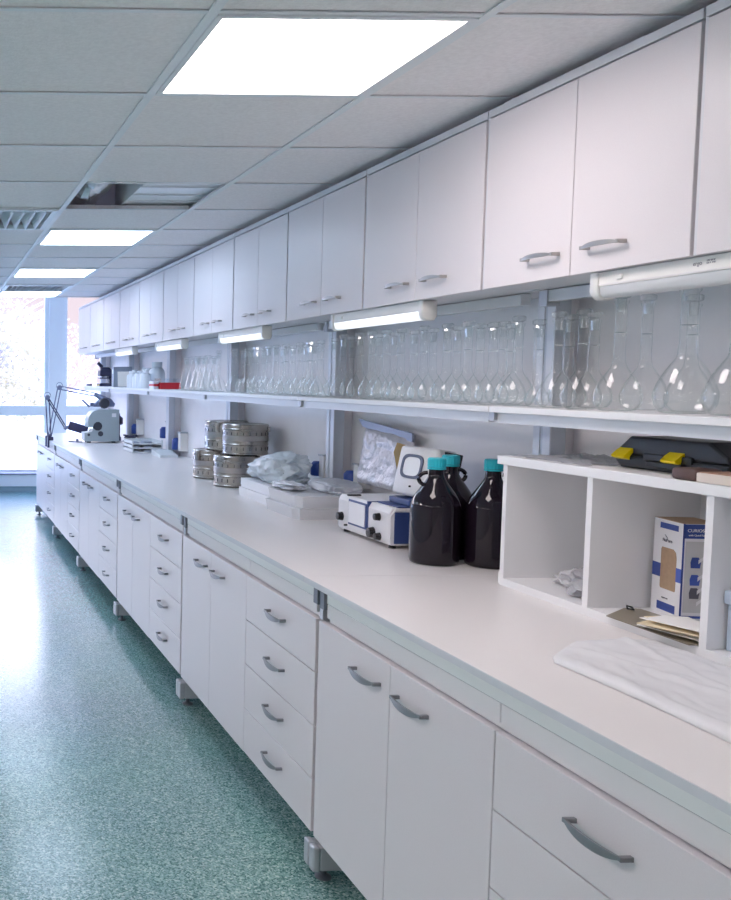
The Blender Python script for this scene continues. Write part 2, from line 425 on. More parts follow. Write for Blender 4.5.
# window wall at the far end
def window(n, x0, x1, mull=()):
    w = bpy.data.objects.new('window_%d' % n, None); C.objects.link(w); w['kind'] = 'structure'; w.location = ((x0+x1)/2, YW+.05, .22)
    f = MB(); q = .05
    for a, b in [(x0, x0+q), (x1-q, x1)]+[(m-.04, m+.04) for m in mull]: f.box(a, b, YW, YW+.1, .24, 2.98)
    f.box(x0, x1, YW, YW+.1, .22, .27).box(x0, x1, YW, YW+.1, 2.94, 2.99).box(x0, x1, YW-.01, YW+.1, 1.0, 1.13)
    f.build('window_frame', M['winframe'], w)
    MB().box(x0+.01, x1-.01, YW+.045, YW+.053, .25, 2.96).build('window_pane', M['pane'], w)
window(1, -3.4, 1.55, (-1.9, -.35))
window(2, 1.75, 4.2, (2.95,))
struct(MB().box(-3.5, 4.3, YW, YW+.2, 2.98, 3.1).box(-3.5, 4.3, YW, YW+.2, 0, .23).build('wall_far', M['wall']))
struct(MB().box(1.55, 1.75, YW-.08, YW+.2, .23, 3.0).build('column', M['winframe']))
struct(MB().box(-3.4, 4.2, YW-.25, YW, .07, .225, bev=.004).build('trim_3', M['sill']))
struct(MB().box(-3.4, 4.2, YW-.27, YW, .226, .244).build('window_sill', M['sillgap']))
struct(MB().box(-3.4, 4.2, YW-.22, YW, 0, .07).build('baseboard_far', M['plinth']))
for n, (a, b) in enumerate([(9.4, 12.3)]):  # unseen side window, added to bring bluish daylight onto the far cabinets
    w = bpy.data.objects.new('window_%d' % (n+3), None); C.objects.link(w); w['kind'] = 'structure'; w.location = (-3.45, (a+b)/2, 1.1)
    f = MB().box(-3.48, -3.42, a, a+.05, 1.1, 2.1).box(-3.48, -3.42, b-.05, b, 1.1, 2.1).box(-3.48, -3.42, a, b, 1.1, 1.15).box(-3.48, -3.42, a, b, 2.05, 2.1).box(-3.48, -3.42, (a+b)/2-.03, (a+b)/2+.03, 1.1, 2.1)
    f.build('window_frame', M['winframe'], w)
    MB().box(-3.453, -3.447, a, b, 1.12, 2.08).build('window_pane', M['pane'], w)

# outdoors
struct(MB().box(-60, 60, 13.6, 140, -.5, -.3).build('ground', M['ground']))
def tree(label, x, y, h, cr, n, m, seed, trunk=.16):
    rr = random.Random(seed)
    t = thing('tree', label, 'tree', (x, y, -.3), 0, 'trees outside the window')
    b = MB(); b.tube([(x, y, -.3), (x+.05, y, h*.25), (x-.05, y, h*.5), (x, y, h*.9)], [trunk, trunk*.8, trunk*.55, .03])
    for q in range(26):
        a = rr.random()*2*PI; z0 = h*(.12+.6*rr.random()); L = cr*(.5+.5*rr.random())
        b.tube([(x, y, z0), (x+L*.5*math.cos(a), y+L*.5*math.sin(a), z0+L*.35), (x+L*math.cos(a), y+L*math.sin(a), z0+L*.6)], [.05, .03, .012], seg=5)
    b.build('trunk', M['bark'], t, smooth=True)
    f = MB()
    for q in range(n):
        while True:
            p = Vector((rr.uniform(-1, 1), rr.uniform(-1, 1), rr.uniform(-1, 1)))
            if p.length < 1 and noise.noise(p*2.6+Vector((seed, 0, 0))) > -.12: break
        c = Vector((x+p.x*cr, y+p.y*cr, h*.56+p.z*h*.50)); s = rr.uniform(.035, .08)
        u = Vector((rr.gauss(0, 1), rr.gauss(0, 1), rr.gauss(0, 1))).normalized(); v = u.cross(Vector((rr.gauss(0, 1), rr.gauss(0, 1), 1))).normalized()
        f.face([c-u*s, c+v*s*.5, c+u*s, c-v*s*.5])
    f.build('foliage', m, t)
tree('yellow-green leafy tree outside the far window', 1.2, 22.5, 2.9, 1.9, 8500, M['leaf'], 3)
tree('taller mauve-grey tree behind the yellow-green one outside', 1.5, 30, 4.1, 3.0, 9500, M['leaf2'], 5)
tree('faint grey tree seen through the glass beside the window column', 5.4, 40, 3.6, 2.4, 3500, M['leaf2'], 9)

# ------------------------------------------------------------------ bench: base cabinets
FX = 1.14
P = 1.535
Y0 = 1.22
def crescent(x, yc, zc, L, hgt, up, n=14):
    top, bot = [], []
    for i in range(n+1):
        u = -1+2*i/n; y = yc+u*L/2; bow = hgt*(1-abs(u)**2.4)
        if up: bot.append((y, zc)); top.append((y, zc+bow+.003))
        else: top.append((y, zc)); bot.append((y, zc-bow-.003))
    return bot+top[::-1]
def handle(parent, yc, zc, fx, m, up=False, L=.15, bow=.015):
    h = MB()
    n = 12
    pts = crescent(0, yc, zc, L, bow, up)
    # plate curves away from the door at the middle
    A, B = [], []
    for y, z in pts:
        u = (y-yc)/(L/2); off = .020+.008*(1-u*u)
        A.append(h.b.verts.new((fx-off, y, z))); B.append(h.b.verts.new((fx-off+.004, y, z)))
    k = len(pts); half = k//2
    for V in (A, B):
        for i in range(half-1):
            h.b.faces.new((V[i], V[i+1], V[k-2-i], V[k-1-i]))
    for i in range(k): h.b.faces.new((A[i], A[(i+1) % k], B[(i+1) % k], B[i]))
    for s in (-1, 1):
        y = yc+s*(L/2-.006); q = zc+(.003 if up else -.003); h.box(fx-.022, fx+.001, y-.0045, y+.0045, q-.0045, q+.0045, bev=.001, seg=1)
    return h.build('handle', m, parent)
ZB, ZT = .131, .787
def drawer_unit(y0, label):
    w = .64
    t = thing('drawer_cabinet', label, 'drawer cabinet', (FX+.3, y0+w/2, ZB), 0, 'four-drawer cabinets under the worktop')
    MB().box(FX+.0185, FX+.62, y0+.012, y0+w-.004, ZB+.002, ZT-.002).build('body', M['carc'], t)
    hgt = (ZT-ZB)/4
    for q in range(4):
        z1 = ZT-q*hgt; z0 = z1-hgt+.003
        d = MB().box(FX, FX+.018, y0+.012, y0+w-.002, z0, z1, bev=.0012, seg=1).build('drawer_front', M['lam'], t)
        handle(d, y0+w/2+.004, z1-.066, FX, M['chrome'])
    return t
def door_unit(y0, label):
    w = P-.64-.012
    t = thing('door_cabinet', label, 'base cabinet', (FX+.3, y0+w/2, ZB), 0, 'two-door cabinets under the worktop')
    MB().box(FX+.0185, FX+.62, y0+.002, y0+w-.002, ZB+.002, ZT-.002).build('body', M['carc'], t)
    m = y0+w/2
    for a, b, hy in ((y0, m-.0015, m-.04-.075), (m+.0015, y0+w, m+.045+.075)):
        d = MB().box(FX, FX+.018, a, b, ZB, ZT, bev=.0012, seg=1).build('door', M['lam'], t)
        handle(d, hy, ZT-.062, FX, M['chrome'])
    return t
dn = ['nearest white four-drawer cabinet, cut off at the lower right corner', 'second white four-drawer cabinet from the right, beneath the worktop seam',
      'third white four-drawer cabinet along the bench, below the steel drums', 'fourth white four-drawer cabinet along the bench',
      'fifth white four-drawer cabinet along the bench, second from the window', 'farthest white four-drawer cabinet, at the window end']
cn = ['nearest two-door white base cabinet, at the bottom of the photo', 'second two-door white base cabinet, below the blue instrument',
      'third two-door white base cabinet along the bench', 'fourth two-door white base cabinet along the bench',
      'fifth two-door white base cabinet along the bench', 'farthest two-door white base cabinet, at the window end of the bench']
a0 = drawer_unit(Y0, dn[0]); b0 = door_unit(Y0+.642, cn[0])
for k in range(1, 6):
    dup(a0, a0.location+Vector((0, k*P, 0)), dn[k]); dup(b0, b0.location+Vector((0, k*P, 0)), cn[k])

# bench frames: foot beam, screw foot, upright and the clamp under the worktop
def frame(y, label):
    t = thing('bench_frame', label, 'bench leg', (1.5, y, 0), 0, 'metal leg frames carrying the bench')
    b = MB().box(1.150, 1.86, y-.036, y-.004, .036, .108, bev=.004).box(1.150, 1.86, y+.004, y+.036, .036, .108, bev=.004).box(1.155, 1.85, y-.006, y+.006, .05, .1)
    b.build('foot_beam', M['leg'], t)
    MB().box(1.128, 1.150, y-.038, y-.003, .034, .110, bev=.005).box(1.128, 1.150, y+.003, y+.038, .034, .110, bev=.005).build('end_cap', M['steelg'], t)
    for x in (1.175, 1.80):
        MB().lathe([(.0, 0), (.024, 0), (.024, .006), (.010, .012), (.007, .037), (0, .037)], (x, y, 0), 14).build('levelling_foot', M['darkg'], t, smooth=True)
    MB().box(1.80, 1.86, y-.03, y+.03, .118, .86).build('upright', M['leg'], t)
    MB().box(1.148, 1.86, y-.010, y+.012, .79, .84).build('cross_beam', M['steelg'], t)
    MB().box(1.141, 1.165, y-.033, y-.003, .824, .880, bev=.002).box(1.137, 1.165, y+.004, y+.036, .832, .880, bev=.002).build('clamp', M['darkg'], t)
    return t
fn = ['metal bench leg nearest the camera, out at the lower right', 'metal bench leg at the bottom edge of the photo, below the dark clamp', 'second visible metal bench leg, below the third cabinet pair',
      'third visible metal bench leg along the floor', 'fourth visible metal bench leg along the floor', 'fifth visible metal bench leg, small and near the window', 'farthest metal bench leg, at the window end']
f0 = frame(Y0-.006, fn[0])
for k in range(1, 7): dup(f0, f0.location+Vector((0, k*P, 0)), fn[k])

# apron rails
an = ['front apron rail under the nearest worktop', 'front apron rail under the second stretch of worktop', 'third front apron rail along the bench', 'fourth front apron rail along the bench', 'fifth front apron rail along the bench', 'last front apron rail, at the window end']
for k in range(6):
    y0 = Y0+k*P+.035; y1 = y0+P-.075
    t = thing('apron_rail', an[k], 'rail', (1.16, (y0+y1)/2, .79), 0, 'apron rails under the worktop front')
    MB().box(1.150, 1.185, y0, y1, .8450, .8805).build('upper_rail', M['rail'], t)
    MB().box(1.152, 1.185, y0, y1, .8432, .8448).build('groove', M['darkg'], t)
    ym = Y0+k*P+.642
    for a, b in ((y0, ym-.002), (ym+.002, y1)):
        MB().box(1.151, 1.185, a, b, .802, .843, bev=.001, seg=1).build('cover_strip', M['strip'], t)
    MB().box(1.160, 1.185, y0, y1, .7885, .8015).build('lip', M['strip'], t)

# worktops
for (a, b, l) in ((1.0, 2.840, 'nearest white worktop slab, holding the plastic sheet and sorter'), (2.843, 6.02, 'middle white worktop slab, holding the instrument and drums'), (6.023, 10.48, 'farthest white worktop slab, running up to the window')):
    t = thing('worktop', l, 'worktop', (1.53, (a+b)/2, .882), 0, 'white worktop slabs of the bench')
    MB().box(1.131, WX-.001, a, b, .882, .900).build('slab', M['top'], t)
    MB().box(1.1285, 1.131, a, b, .8822, .8992).build('edge_band', M['edge'], t)
    if a > 6: MB().box(1.1275, 1.1285, a, b, .892, .8998).build('edge_trim', M['postlight'], t)

# ------------------------------------------------------------------ rack: posts, shelf, upper cabinets
PX = 1.838
pn = ['grey wall upright at the near worktop seam, behind the paper sorter', 'grey wall upright behind the instrument', 'grey wall upright behind the steel drums', 'grey wall upright behind the file trays', 'grey wall upright behind the grey apparatus', 'last grey wall upright, at the open end by the window']
def post(y, label):
    t = thing('rack_upright', label, 'upright', (1.89, y, .9), 0, 'uprights behind the bench')
    MB().box(PX+.003, PX+.050, y-.036, y+.036, .9005, 1.7525).build('post', M['post'], t)
    MB().box(PX, PX+.004, y-.040, y-.006, .9005, 1.7525).build('flange', M['postlight'], t)
    MB().box(PX, PX+.004, y+.010, y+.040, .9005, 1.7525).build('flange', M['postlight'], t)
    MB().box(PX+.050, WX-.001, y+.010, y+.034, .9005, 1.7525).build('wall_bracket', M['panel'], t)
    return t
p0 = post(Y0+P+.072, pn[0])
for k in range(1, 6): dup(p0, p0.location+Vector((0, k*P-(.06 if k == 5 else 0), 0)), pn[k])

sn = ['white shelf board carrying the largest flasks, at the right', 'white shelf board under the long lamp in the middle', 'white shelf board carrying the conical flasks', 'white shelf board carrying the red rack', 'white shelf board carrying the white bottles', 'short white shelf board at the window end']
bounds = [1.22, 2.755, 4.22, 5.73, 7.27, 8.88, 10.35]
for k in range(6):
    a, b = bounds[k]+.002, bounds[k+1]-.002
    t = thing('shelf', sn[k], 'shelf', (1.76, (a+b)/2, 1.395), 0, 'shelf boards behind the bench')
    MB().box(1.63, 1.835, a, b, 1.402, 1.420, bev=.0015, seg=1).build('board', M['shelf'], t)
    MB().box(1.650, 1.668, a+.03, b-.01, 1.372, 1.4015).build('front_rail', M['shelfrail'], t)
    MB().box(1.64, 1.836, a-.012 if k else a, a+.012, 1.378, 1.4015).build('bracket', M['steelg'], t)

UX, UB, UT = 1.59, 1.757, 2.240
def upper(y0, label):
    w = .765
    t = thing('wall_cabinet', label, 'wall cabinet', (1.76, y0+w/2, UB), 0, 'two-door wall cabinets over the bench')
    b = MB().box(UX+.0185, WX-.001, y0+.001, y0+w-.001, UB+.001, UT+.002).box(UX+.001, WX-.001, y0+.001, y0+w-.001, UT+.003, UT+.024)
    b.build('carcass', M['carc'], t)
    m = y0+w/2
    for a, c, hy in ((y0+.004, m-.0013, m-.045-.07), (m+.0013, y0+w-.010, m+.05+.07)):
        d = MB().box(UX, UX+.018, a, c, UB, UT-.002, bev=.001, seg=1).build('door', M['lamu'], t)
        handle(d, hy-.013, UB+.056, UX, M['champ'], up=True, L=.135, bow=.009)
    MB().box(UX+.002, UX+.018, y0+w-.009, y0+w-.001, UB, UT+.002).build('side_edge', M['carc'], t)
    return t
un = ['white wall cabinet cut off at the right edge, above the nearest lamp', 'large white wall cabinet second from the right, with two pale handles', 'white wall cabinet above the right half of the long lamp', 'white wall cabinet above the left half of the long lamp']
un += ['%s white wall cabinet counted from the right edge' % ORD[k] for k in range(4, 11)] + ['farthest white wall cabinet, beside the window']
u0 = upper(1.978-.766, un[0])
for k in range(1, 12): dup(u0, u0.location+Vector((0, k*.7685, 0)), un[k])
t = tag(MB().box(UX+.03, UX+.33, 2.185, 2.72, UT+.025, UT+.040).build('loose_board', M['carc']), 'loose white board lying on top of the second cabinet from the right', 'board')

# rack beams under the cabinets
bn = ['metal beam under the wall cabinets beside the nearest lamp', 'metal beam under the wall cabinets behind the long lamp', 'third metal beam under the wall cabinets', 'fourth metal beam under the wall cabinets', 'fifth metal beam under the wall cabinets', 'last metal beam under the wall cabinets, by the window']
for k in range(6):
    a = Y0+k*P+.1; b = a+P-.12
    t = thing('rack_beam', bn[k], 'beam', (1.80, (a+b)/2, 1.715), 0, 'beams under the wall cabinets')
    MB().box(1.775, 1.805, a, b, 1.722, 1.7545).build('beam_profile', M['shelfrail'], t)
    MB().box(1.77, 1.81, b-.01, b+.025, 1.71, 1.7545).build('joint', M['steelg'], t)

# lamps under the wall cabinets
ln = ['ivory tube lamp nearest, cut off at the right edge', 'ivory tube lamp under the cabinets in the middle of the photo', 'third ivory tube lamp from the right', 'fourth ivory tube lamp from the right', 'farthest ivory tube lamp, near the window']
def under_lamp(y1, label, lit=True):
    y0 = y1-.73; X = 1.606
    t = thing('under_cabinet_lamp', label, 'lamp', (1.63, (y0+y1)/2, 1.694), 0, 'tube lamps under the wall cabinets')
    MB().prism([(X+.004, 1.7555), (X+.048, 1.7555), (X+.048, 1.722), (X+.003, 1.722)], 'y', y0+.03, y1-.03).build('housing', M['lampbody'], t)
    MB().prism([(X+.005, 1.7215), (X+.047, 1.7215), (X+.047, 1.706), (X+.040, 1.695), (X+.016, 1.695), (X+.008, 1.703)], 'y', y0+.03, y1-.03).build('diffuser', M['lamplit' if lit else 'lampdiff'], t, smooth=True, angle=60)
    for a, b in ((y0, y0+.03), (y1-.03, y1)):
        MB().prism([(X, 1.756), (X+.050, 1.756), (X+.050, 1.704), (X+.042, 1.691), (X+.016, 1.691), (X+.006, 1.699), (X, 1.712)], 'y', a, b, bev=.004).build('end_cap', M['lampbody'], t, smooth=True, angle=60)
    MB().box(X-.001, X+.004, y1-.11, y1-.092, 1.733, 1.745, bev=.0015, seg=1).build('switch', M['lampbody'], t)
    MB().box(X+.002, X+.004, y0+.03, y1-.03, 1.7245, 1.7265).build('seam', M['strip'], t)
    return t
l0 = under_lamp(2.312, ln[0], False)
l1 = under_lamp(2.312+1.527, ln[1])
for k in range(2, 5): dup(l1, l1.location+Vector((0, (k-1)*1.527, 0)), ln[k])
mt = Matrix(((0, 0, -1, 1.6225), (-1, 0, 0, 0), (0, 1, 0, 0), (0, 0, 0, 1)))
def face_x(x, y, z): m = mt.copy(); m[0][3] = x; m[1][3] = y; m[2][3] = z; return m
def place_text(parent, body, size, m, x, y, z):
    return text('printed_text', body, size, m, parent, face_x(x-parent.location.x, y-parent.location.y, z-parent.location.z))
place_text(l0, 'ergo', .013, M['ink'], 1.6096, 1.985, 1.742)
place_text(l0, 'LED 20 W\n230 V  IP20', .005, M['ink'], 1.6096, 1.95, 1.743)

# ------------------------------------------------------------------ flasks
def flask_profile(d, h):
    r = d/2; nr = d*.135 if d > .11 else .0125
    b = d*.46
    p = [(0, 0), (r*.62, 0), (r*.8, .004), (r*.95, b*.35), (r, b*.68), (r*.965, b*.95), (r*.80, b*1.42), (r*.55, b*1.88), (r*.33, b*2.25), (nr*1.12, b*2.55), (nr, b*2.75), (nr, h-.022), (nr*1.25, h-.018), (nr*1.25, h-.012)]
    return p
def smooth_prof(p, n=3):
    out = []
    for i in range(len(p)-1):
        p0 = p[max(i-1, 0)]; p1 = p[i]; p2 = p[i+1]; p3 = p[min(i+2, len(p)-1)]
        for k in range(n):
            t = k/n
            f = lambda a, b, c, d: .5*(2*b+(c-a)*t+(2*a-5*b+4*c-d)*t*t+(3*b-a-3*c+d)*t**3)
            out.append((max(0, f(p0[0], p1[0], p2[0], p3[0])), f(p0[1], p1[1], p2[1], p3[1])))
    return out+[p[-1]]
def make_flask(d, h, label, loc):
    t = thing('volumetric_flask', label, 'flask', loc, 0, 'volumetric flasks on the shelf')
    prof = flask_profile(d, h)
    body = smooth_prof(prof[2:10], 3)
    MB().open_lathe([(0.0008, .0005), prof[1], (prof[2][0]*.9, .0012)]+body+[(r, z) for r, z in prof[10:]], (0, 0, 0), 28).build('flask_body', M['flask'], t, smooth=True, local=True, angle=80)
    nr = prof[11][0]
    MB().lathe([(0, h-.04), (nr*.7, h-.04), (nr*.85, h-.014), (nr*.8, h-.008), (nr*1.45, h-.004), (nr*1.5, h+.006), (nr*1.1, h+.010), (0, h+.010)], (0, 0, 0), 8).build('stopper', M['stopper'], t, local=True)
    MB().open_lathe([(nr*1.01, h*.68), (nr*1.01, h*.68+.0012)], (0, 0, 0), 28).build('ring_mark', M['graduation'], t, local=True)
    return t
FL = [(1.731, 2.006, .126), (1.832, 2.262, .104), (1.731, 2.150, .126), (1.825, 2.402, .106), (1.705, 2.332, .106), (1.815, 2.581, .096), (1.705, 2.467, .096), (1.815, 2.685, .096), (1.705, 2.567, .096), (1.705, 2.65, .062), (1.782, 2.905, .092), (1.705, 2.746, .096), (1.815, 3.0, .096), (1.700, 2.862, .092), (1.815, 3.129, .096), (1.705, 3.007, .096), (1.815, 3.268, .096), (1.705, 3.131, .096), (1.815, 3.428, .096), (1.705, 3.28, .096), (1.815, 3.565, .096), (1.705, 3.443, .096), (1.815, 3.721, .096), (1.705, 3.559, .096), (1.815, 3.848, .096), (1.705, 3.673, .096), (1.705, 3.778, .096), (1.815, 4.099, .096), (1.705, 3.936, .096), (1.795, 4.232, .09), (1.695, 4.14, .088), (1.788, 4.44, .088), (1.695, 4.262, .088), (1.815, 4.61, .088), (1.705, 4.402, .088), (1.815, 4.778, .088), (1.705, 4.579, .088), (1.815, 4.916, .088), (1.705, 4.713, .088), (1.705, 4.818, .088), (1.815, 5.2, .088), (1.705, 4.998, .088), (1.815, 5.415, .088), (1.705, 5.152, .088), (1.815, 5.547, .088), (1.705, 5.377, .088), (1.715, 5.70, .088)]
rows = {0: [f for f in FL if f[0] < 1.75], 1: [f for f in FL if f[0] >= 1.75]}
protos = {}
SIZES = {.126: .298, .106: .285, .104: .272, .096: .252, .092: .240, .090: .248, .09: .25, .088: .236, .062: .236}
for rn, word in ((0, 'front'), (1, 'back')):
    for i, (x, y, d) in enumerate(sorted(rows[rn], key=lambda f: f[1])):
        size = 'large' if d > .115 else 'slender' if d < .07 else 'mid-sized' if d > .1 else 'smaller'
        label = 'clear %s stoppered glass flask, %s from the right in the %s row on the shelf' % (size, ORD[i], word)
        hvar = SIZES[d]
        if d not in protos: protos[d] = make_flask(d, hvar, label, (x, y, 1.4203))
        else: dup(protos[d], (x, y, 1.4203), label, rz=R.random()*6)
# conical flasks
def make_conical(label, loc):
    t = thing('conical_flask', label, 'flask', loc, 0, 'conical flasks on the shelf')
    p = [(.0008, .0005), (.046, .0005), (.050, .004), (.051, .010), (.047, .028), (.026, .118), (.0165, .148), (.0155, .160), (.0155, .190), (.018, .193), (.018, .198)]
    MB().open_lathe(p[:4]+smooth_prof(p[4:], 2), (0, 0, 0), 28).build('flask_body', M['flask'], t, smooth=True, local=True, angle=80)
    MB().lathe([(0, .17), (.012, .17), (.015, .196), (.013, .202), (.022, .207), (.022, .216), (.015, .221), (0, .221)], (0, 0, 0), 8).build('stopper', M['stopper'], t, local=True)
    return t
CF = [(1.70, 5.87), (1.70, 5.98), (1.79, 6.05), (1.70, 6.10), (1.70, 6.215), (1.80, 6.285), (1.695, 6.345), (1.79, 6.41)]
c0 = None
for i, (x, y) in enumerate(CF):
    l = 'clear conical glass flask beside the red rack, %s from the right' % ORD[i]
    if c0 is None: c0 = make_conical(l, (x, y, 1.4203))
    else: dup(c0, (x, y, 1.4203), l)

# ------------------------------------------------------------------ bottles
def bottle(x, y, label, ringang):
    t = thing('amber_bottle', label, 'bottle', (x, y, .9003), ringang, 'dark amber bottles with teal caps')
    pr = [(.075, .014), (.0755, .10), (.075, .178), (.072, .198), (.062, .222), (.046, .247), (.031, .270), (.0235, .288), (.0225, .312)]
    MB().lathe([(0, 0), (.066, 0), (.073, .005)]+smooth_prof(pr, 4)+[(0, .312)], (0, 0, 0), 48).build('bottle_body', M['amber'], t, smooth=True, local=True, angle=50)
    MB().tube([(-.026-.026*math.sin(a*PI/10), 0, .274+.021*math.cos(a*PI/10)) for a in range(11)], .0065, 10).build('finger_ring', M['amber'], t, smooth=True, local=True)
    c = MB(); n = 40
    c.lathe([(0, .3125), (.0255, .3125), (.0268, .314), (.0268, .339), (.0245, .3435), (0, .3435)], (0, 0, 0), n)
    for v in c.b.verts:
        if math.hypot(v.co.x, v.co.y) > .0262:
            f = 1.02 if round(math.atan2(v.co.y, v.co.x)/(2*PI)*n) % 2 else .975
            v.co.x *= f; v.co.y *= f
    c.build('screw_cap', M['teal'], t, local=True)
    MB().lathe([(0, .3065), (.0275, .3065), (.0275, .3115), (0, .3115)], (0, 0, 0), 32).build('tamper_ring', M['teal'], t, smooth=True, local=True)
    return t
bottle(1.635, 3.040, 'dark amber bottle with teal cap in front, next to the instrument', -.35)
bottle(1.742, 3.150, 'dark amber bottle with teal cap half hidden behind the front one', PI)
bottle(1.790, 2.985, 'dark amber bottle with teal cap beside the white paper sorter', 2.6)

# ------------------------------------------------------------------ paper sorter (pigeonhole unit)
SX = 1.655
t = thing('pigeonhole_unit', 'white open pigeonhole unit standing on the worktop at the right', 'desk organizer', (1.81, 2.1, .9003))
SY0, SY1 = 1.28, 2.722
MB().box(SX, WX-.004, SY0, SY1-.012, .9003, .922).build('bottom_board', M['shelf'], t)
MB().box(SX-.006, WX-.004, SY0, SY1+.012, 1.252, 1.277, bev=.002).build('top_board', M['shelf'], t)
MB().box(WX-.010, WX-.004, SY0, SY1-.012, .922, 1.252).build('back_panel', M['shelf'], t)
MB().box(SX, WX-.010, SY1-.030, SY1-.012, .922, 1.252).build('side_panel', M['shelf'], t)
MB().box(SX, WX-.010, SY0, SY0+.018, .922, 1.252).build('side_panel', M['shelf'], t)
for y in (2.335, 1.962, 1.60):
    MB().box(SX, WX-.010, y, y+.020, .922, 1.252).build('divider', M['shelf'], t)
MB().box(SX+.01, WX-.1, SY1-.012, SY1+.010, .9003, .935).build('foot_block', M['shelf'], t)

# toolbox
TBY0, TBY1, TBX = 2.035, 2.385, 1.745
t = thing('toolbox', 'black plastic toolbox with two yellow latches on top of the pigeonhole unit', 'toolbox', (1.85, 2.25, 1.2775))
pr = [(TBX+.012, 1.2775), (TBX, 1.2890), (TBX, 1.3050)]
def oct(y0, y1, ins, z0, z1, zc):
    pass
low = MB().prism([(TBY0+.02, 1.2775), (TBY1-.02, 1.2775), (TBY1, 1.2950), (TBY1, 1.3090), (TBY0, 1.3090), (TBY0, 1.2950)], 'x', TBX, WX-.012, bev=.005)
low.build('lower_shell', M['case'], t)
lid = MB().prism([(TBY0, 1.3095), (TBY1, 1.3095), (TBY1-.005, 1.3250), (TBY1-.045, 1.3570), (TBY0+.06, 1.3570), (TBY0+.01, 1.3270)], 'x', TBX+.003, WX-.012, bev=.006)
lid.build('lid', M['case'], t)
MB().box(TBX-.004, TBX+.004, TBY0+.10, TBY1-.10, 1.3010, 1.3180, bev=.002).box(TBX-.012, TBX+.006, TBY0+.12, TBY1-.12, 1.2870, 1.3010, bev=.003).build('handle', M['case'], t)
for y in (TBY1-.058, TBY0+.128):
    lt = MB().prism([(TBX-.004, 1.2980), (TBX-.018, 1.3030), (TBX-.020, 1.3080), (TBX-.006, 1.3210), (TBX+.016, 1.3350), (TBX+.016, 1.3290), (TBX, 1.3150), (TBX-.006, 1.3070)], 'y', y, y+.047, bev=.0015)
    lt.build('latch', M['yellow'], t)
# wooden case beside it
t = thing('flat_case', 'flat cream case with a brown end in front of the toolbox', 'case', (1.73, 1.9, 1.2775))
MB().box(1.652, 1.722, 1.50, 2.010, 1.2775, 1.2980, bev=.002).build('case_body', M['cream'], t)
MB().box(1.655, 1.719, 1.505, 2.005, 1.2982, 1.3002).build('case_top', M['tanwood'], t)
MB().box(1.650, 1.716, 2.011, 2.080, 1.2775, 1.3040, bev=.008, seg=3).build('brown_end', M['brown'], t, smooth=True)
# plastic on the unit
def crumple(name, m, label, cat, x0, x1, y0, y1, z0, hgt, seed, n=36, edge=.25, parent=None, freq=9):
    b = MB()
    def f(u, v):
        w = max(0, min(1, min(u, 1-u, v, 1-v)/edge)); w = w*w*(3-2*w)
        p = Vector((u*freq+seed, v*freq, seed))
        h = abs(noise.noise(p))*.9+abs(noise.noise(p*2.3))*.5+.12
        jx = .02*noise.noise(Vector((v*7, seed, u*3))); jy = .03*noise.noise(Vector((u*7, v*2, seed+5)))
        return (x0+(x1-x0)*u+jx, y0+(y1-y0)*v+jy, z0+.001+hgt*h*(.08+.92*w))
    b.grid(n, n, f)
    o = b.build(name, m, parent, smooth=True, angle=80)
    s = o.modifiers.new('thickness', 'SOLIDIFY'); s.thickness = .0006; s.offset = 1
    if label: tag(o, label, cat)
    return o
crumple('bubble_wrap', M['clearfilm'], 'thin sheet of bubble wrap on the left end of the pigeonhole unit', 'plastic wrap', 1.67, 1.90, 2.40, 2.715, 1.2775, .018, 4.1, 40, .4)
o = MB().blob((1.765, 2.455, .957), (.07, .075, .042), .5, 2.2, 3.3, 4, flat=.9235).build('crumpled_plastic_bag', M['greyfilm'], smooth=True, angle=25)
tag(o, 'crumpled clear plastic bag in the left pigeonhole, beside the divider', 'plastic bag')
o = MB().blob((1.81, 2.59, .936), (.05, .045, .018), .55, 2.4, 8.3, 4, flat=.9235).build('crumpled_plastic_bag', M['greyfilm'], smooth=True, angle=25)
tag(o, 'flatter crumpled plastic wrap at the back of the left pigeonhole', 'plastic bag')

# carton
t = thing('carton', 'white and blue carton with kraft window in the middle pigeonhole', 'box', (1.790, 2.207, .9227), 0)
t.rotation_euler = (0, 0, -.17)
W, D, H = .088, .118, .232      # depth along x, width along y
MB().box(0, W, 0, D, 0, H).build('box_body', M['whitecard'], t, local=True)
MB().box(0, W, 0, D, H, H+.001).build('top_flap', M['kraft'], t, local=True)
def fx(y0, y1, z0, z1, m, name='printed_panel', o=.0006): return MB().box(-o, .0, y0, y1, z0, z1).build(name, m, t, local=True)
def fy(x0, x1, z0, z1, m, name='printed_panel', o=.0006): return MB().box(x0, x1, -o, 0, z0, z1).build(name, m, t, local=True)
MB().prism([(.022, .062), (.080, .062), (.083, .066), (.083, .158), (.080, .164), (.034, .164), (.024, .158), (.020, .145), (.020, .066)], 'x', -.0008, 0).build('kraft_window', M['kraft'], t, local=True)
fx(.018, .092, .210, .224, M['blueprint']); fx(.0, .020, .088, .122, M['midblue']); fx(.083, D, .088, .122, M['blueprint']); fx(.018, .092, .008, .028, M['blueprint'])
fy(.0, .004, .004, H, M['blueprint']); fy(.0, W, .197, H-.001, M['blueprint']); fy(.0, W, .004, .010, M['blueprint']); fy(.007, W-.004, .018, .190, M['palegrey'])
def local_face_x(y, z): return Matrix(((0, 0, -1, -.0009), (-1, 0, 0, y), (0, 1, 0, z), (0, 0, 0, 1)))
def local_face_y(x, z): return Matrix(((1, 0, 0, x), (0, 0, -1, -.0009), (0, 1, 0, z), (0, 0, 0, 1)))
text('printed_text', 'NuPore', .012, M['ink'], t, local_face_x(.060, .182))
text('printed_text', 'CURIOSTAP', .0105, M['whitecard'], t, local_face_y(.037, .216))
text('printed_text', 'with QuickTap Handle', .0062, M['whitecard'], t, local_face_y(.040, .205))
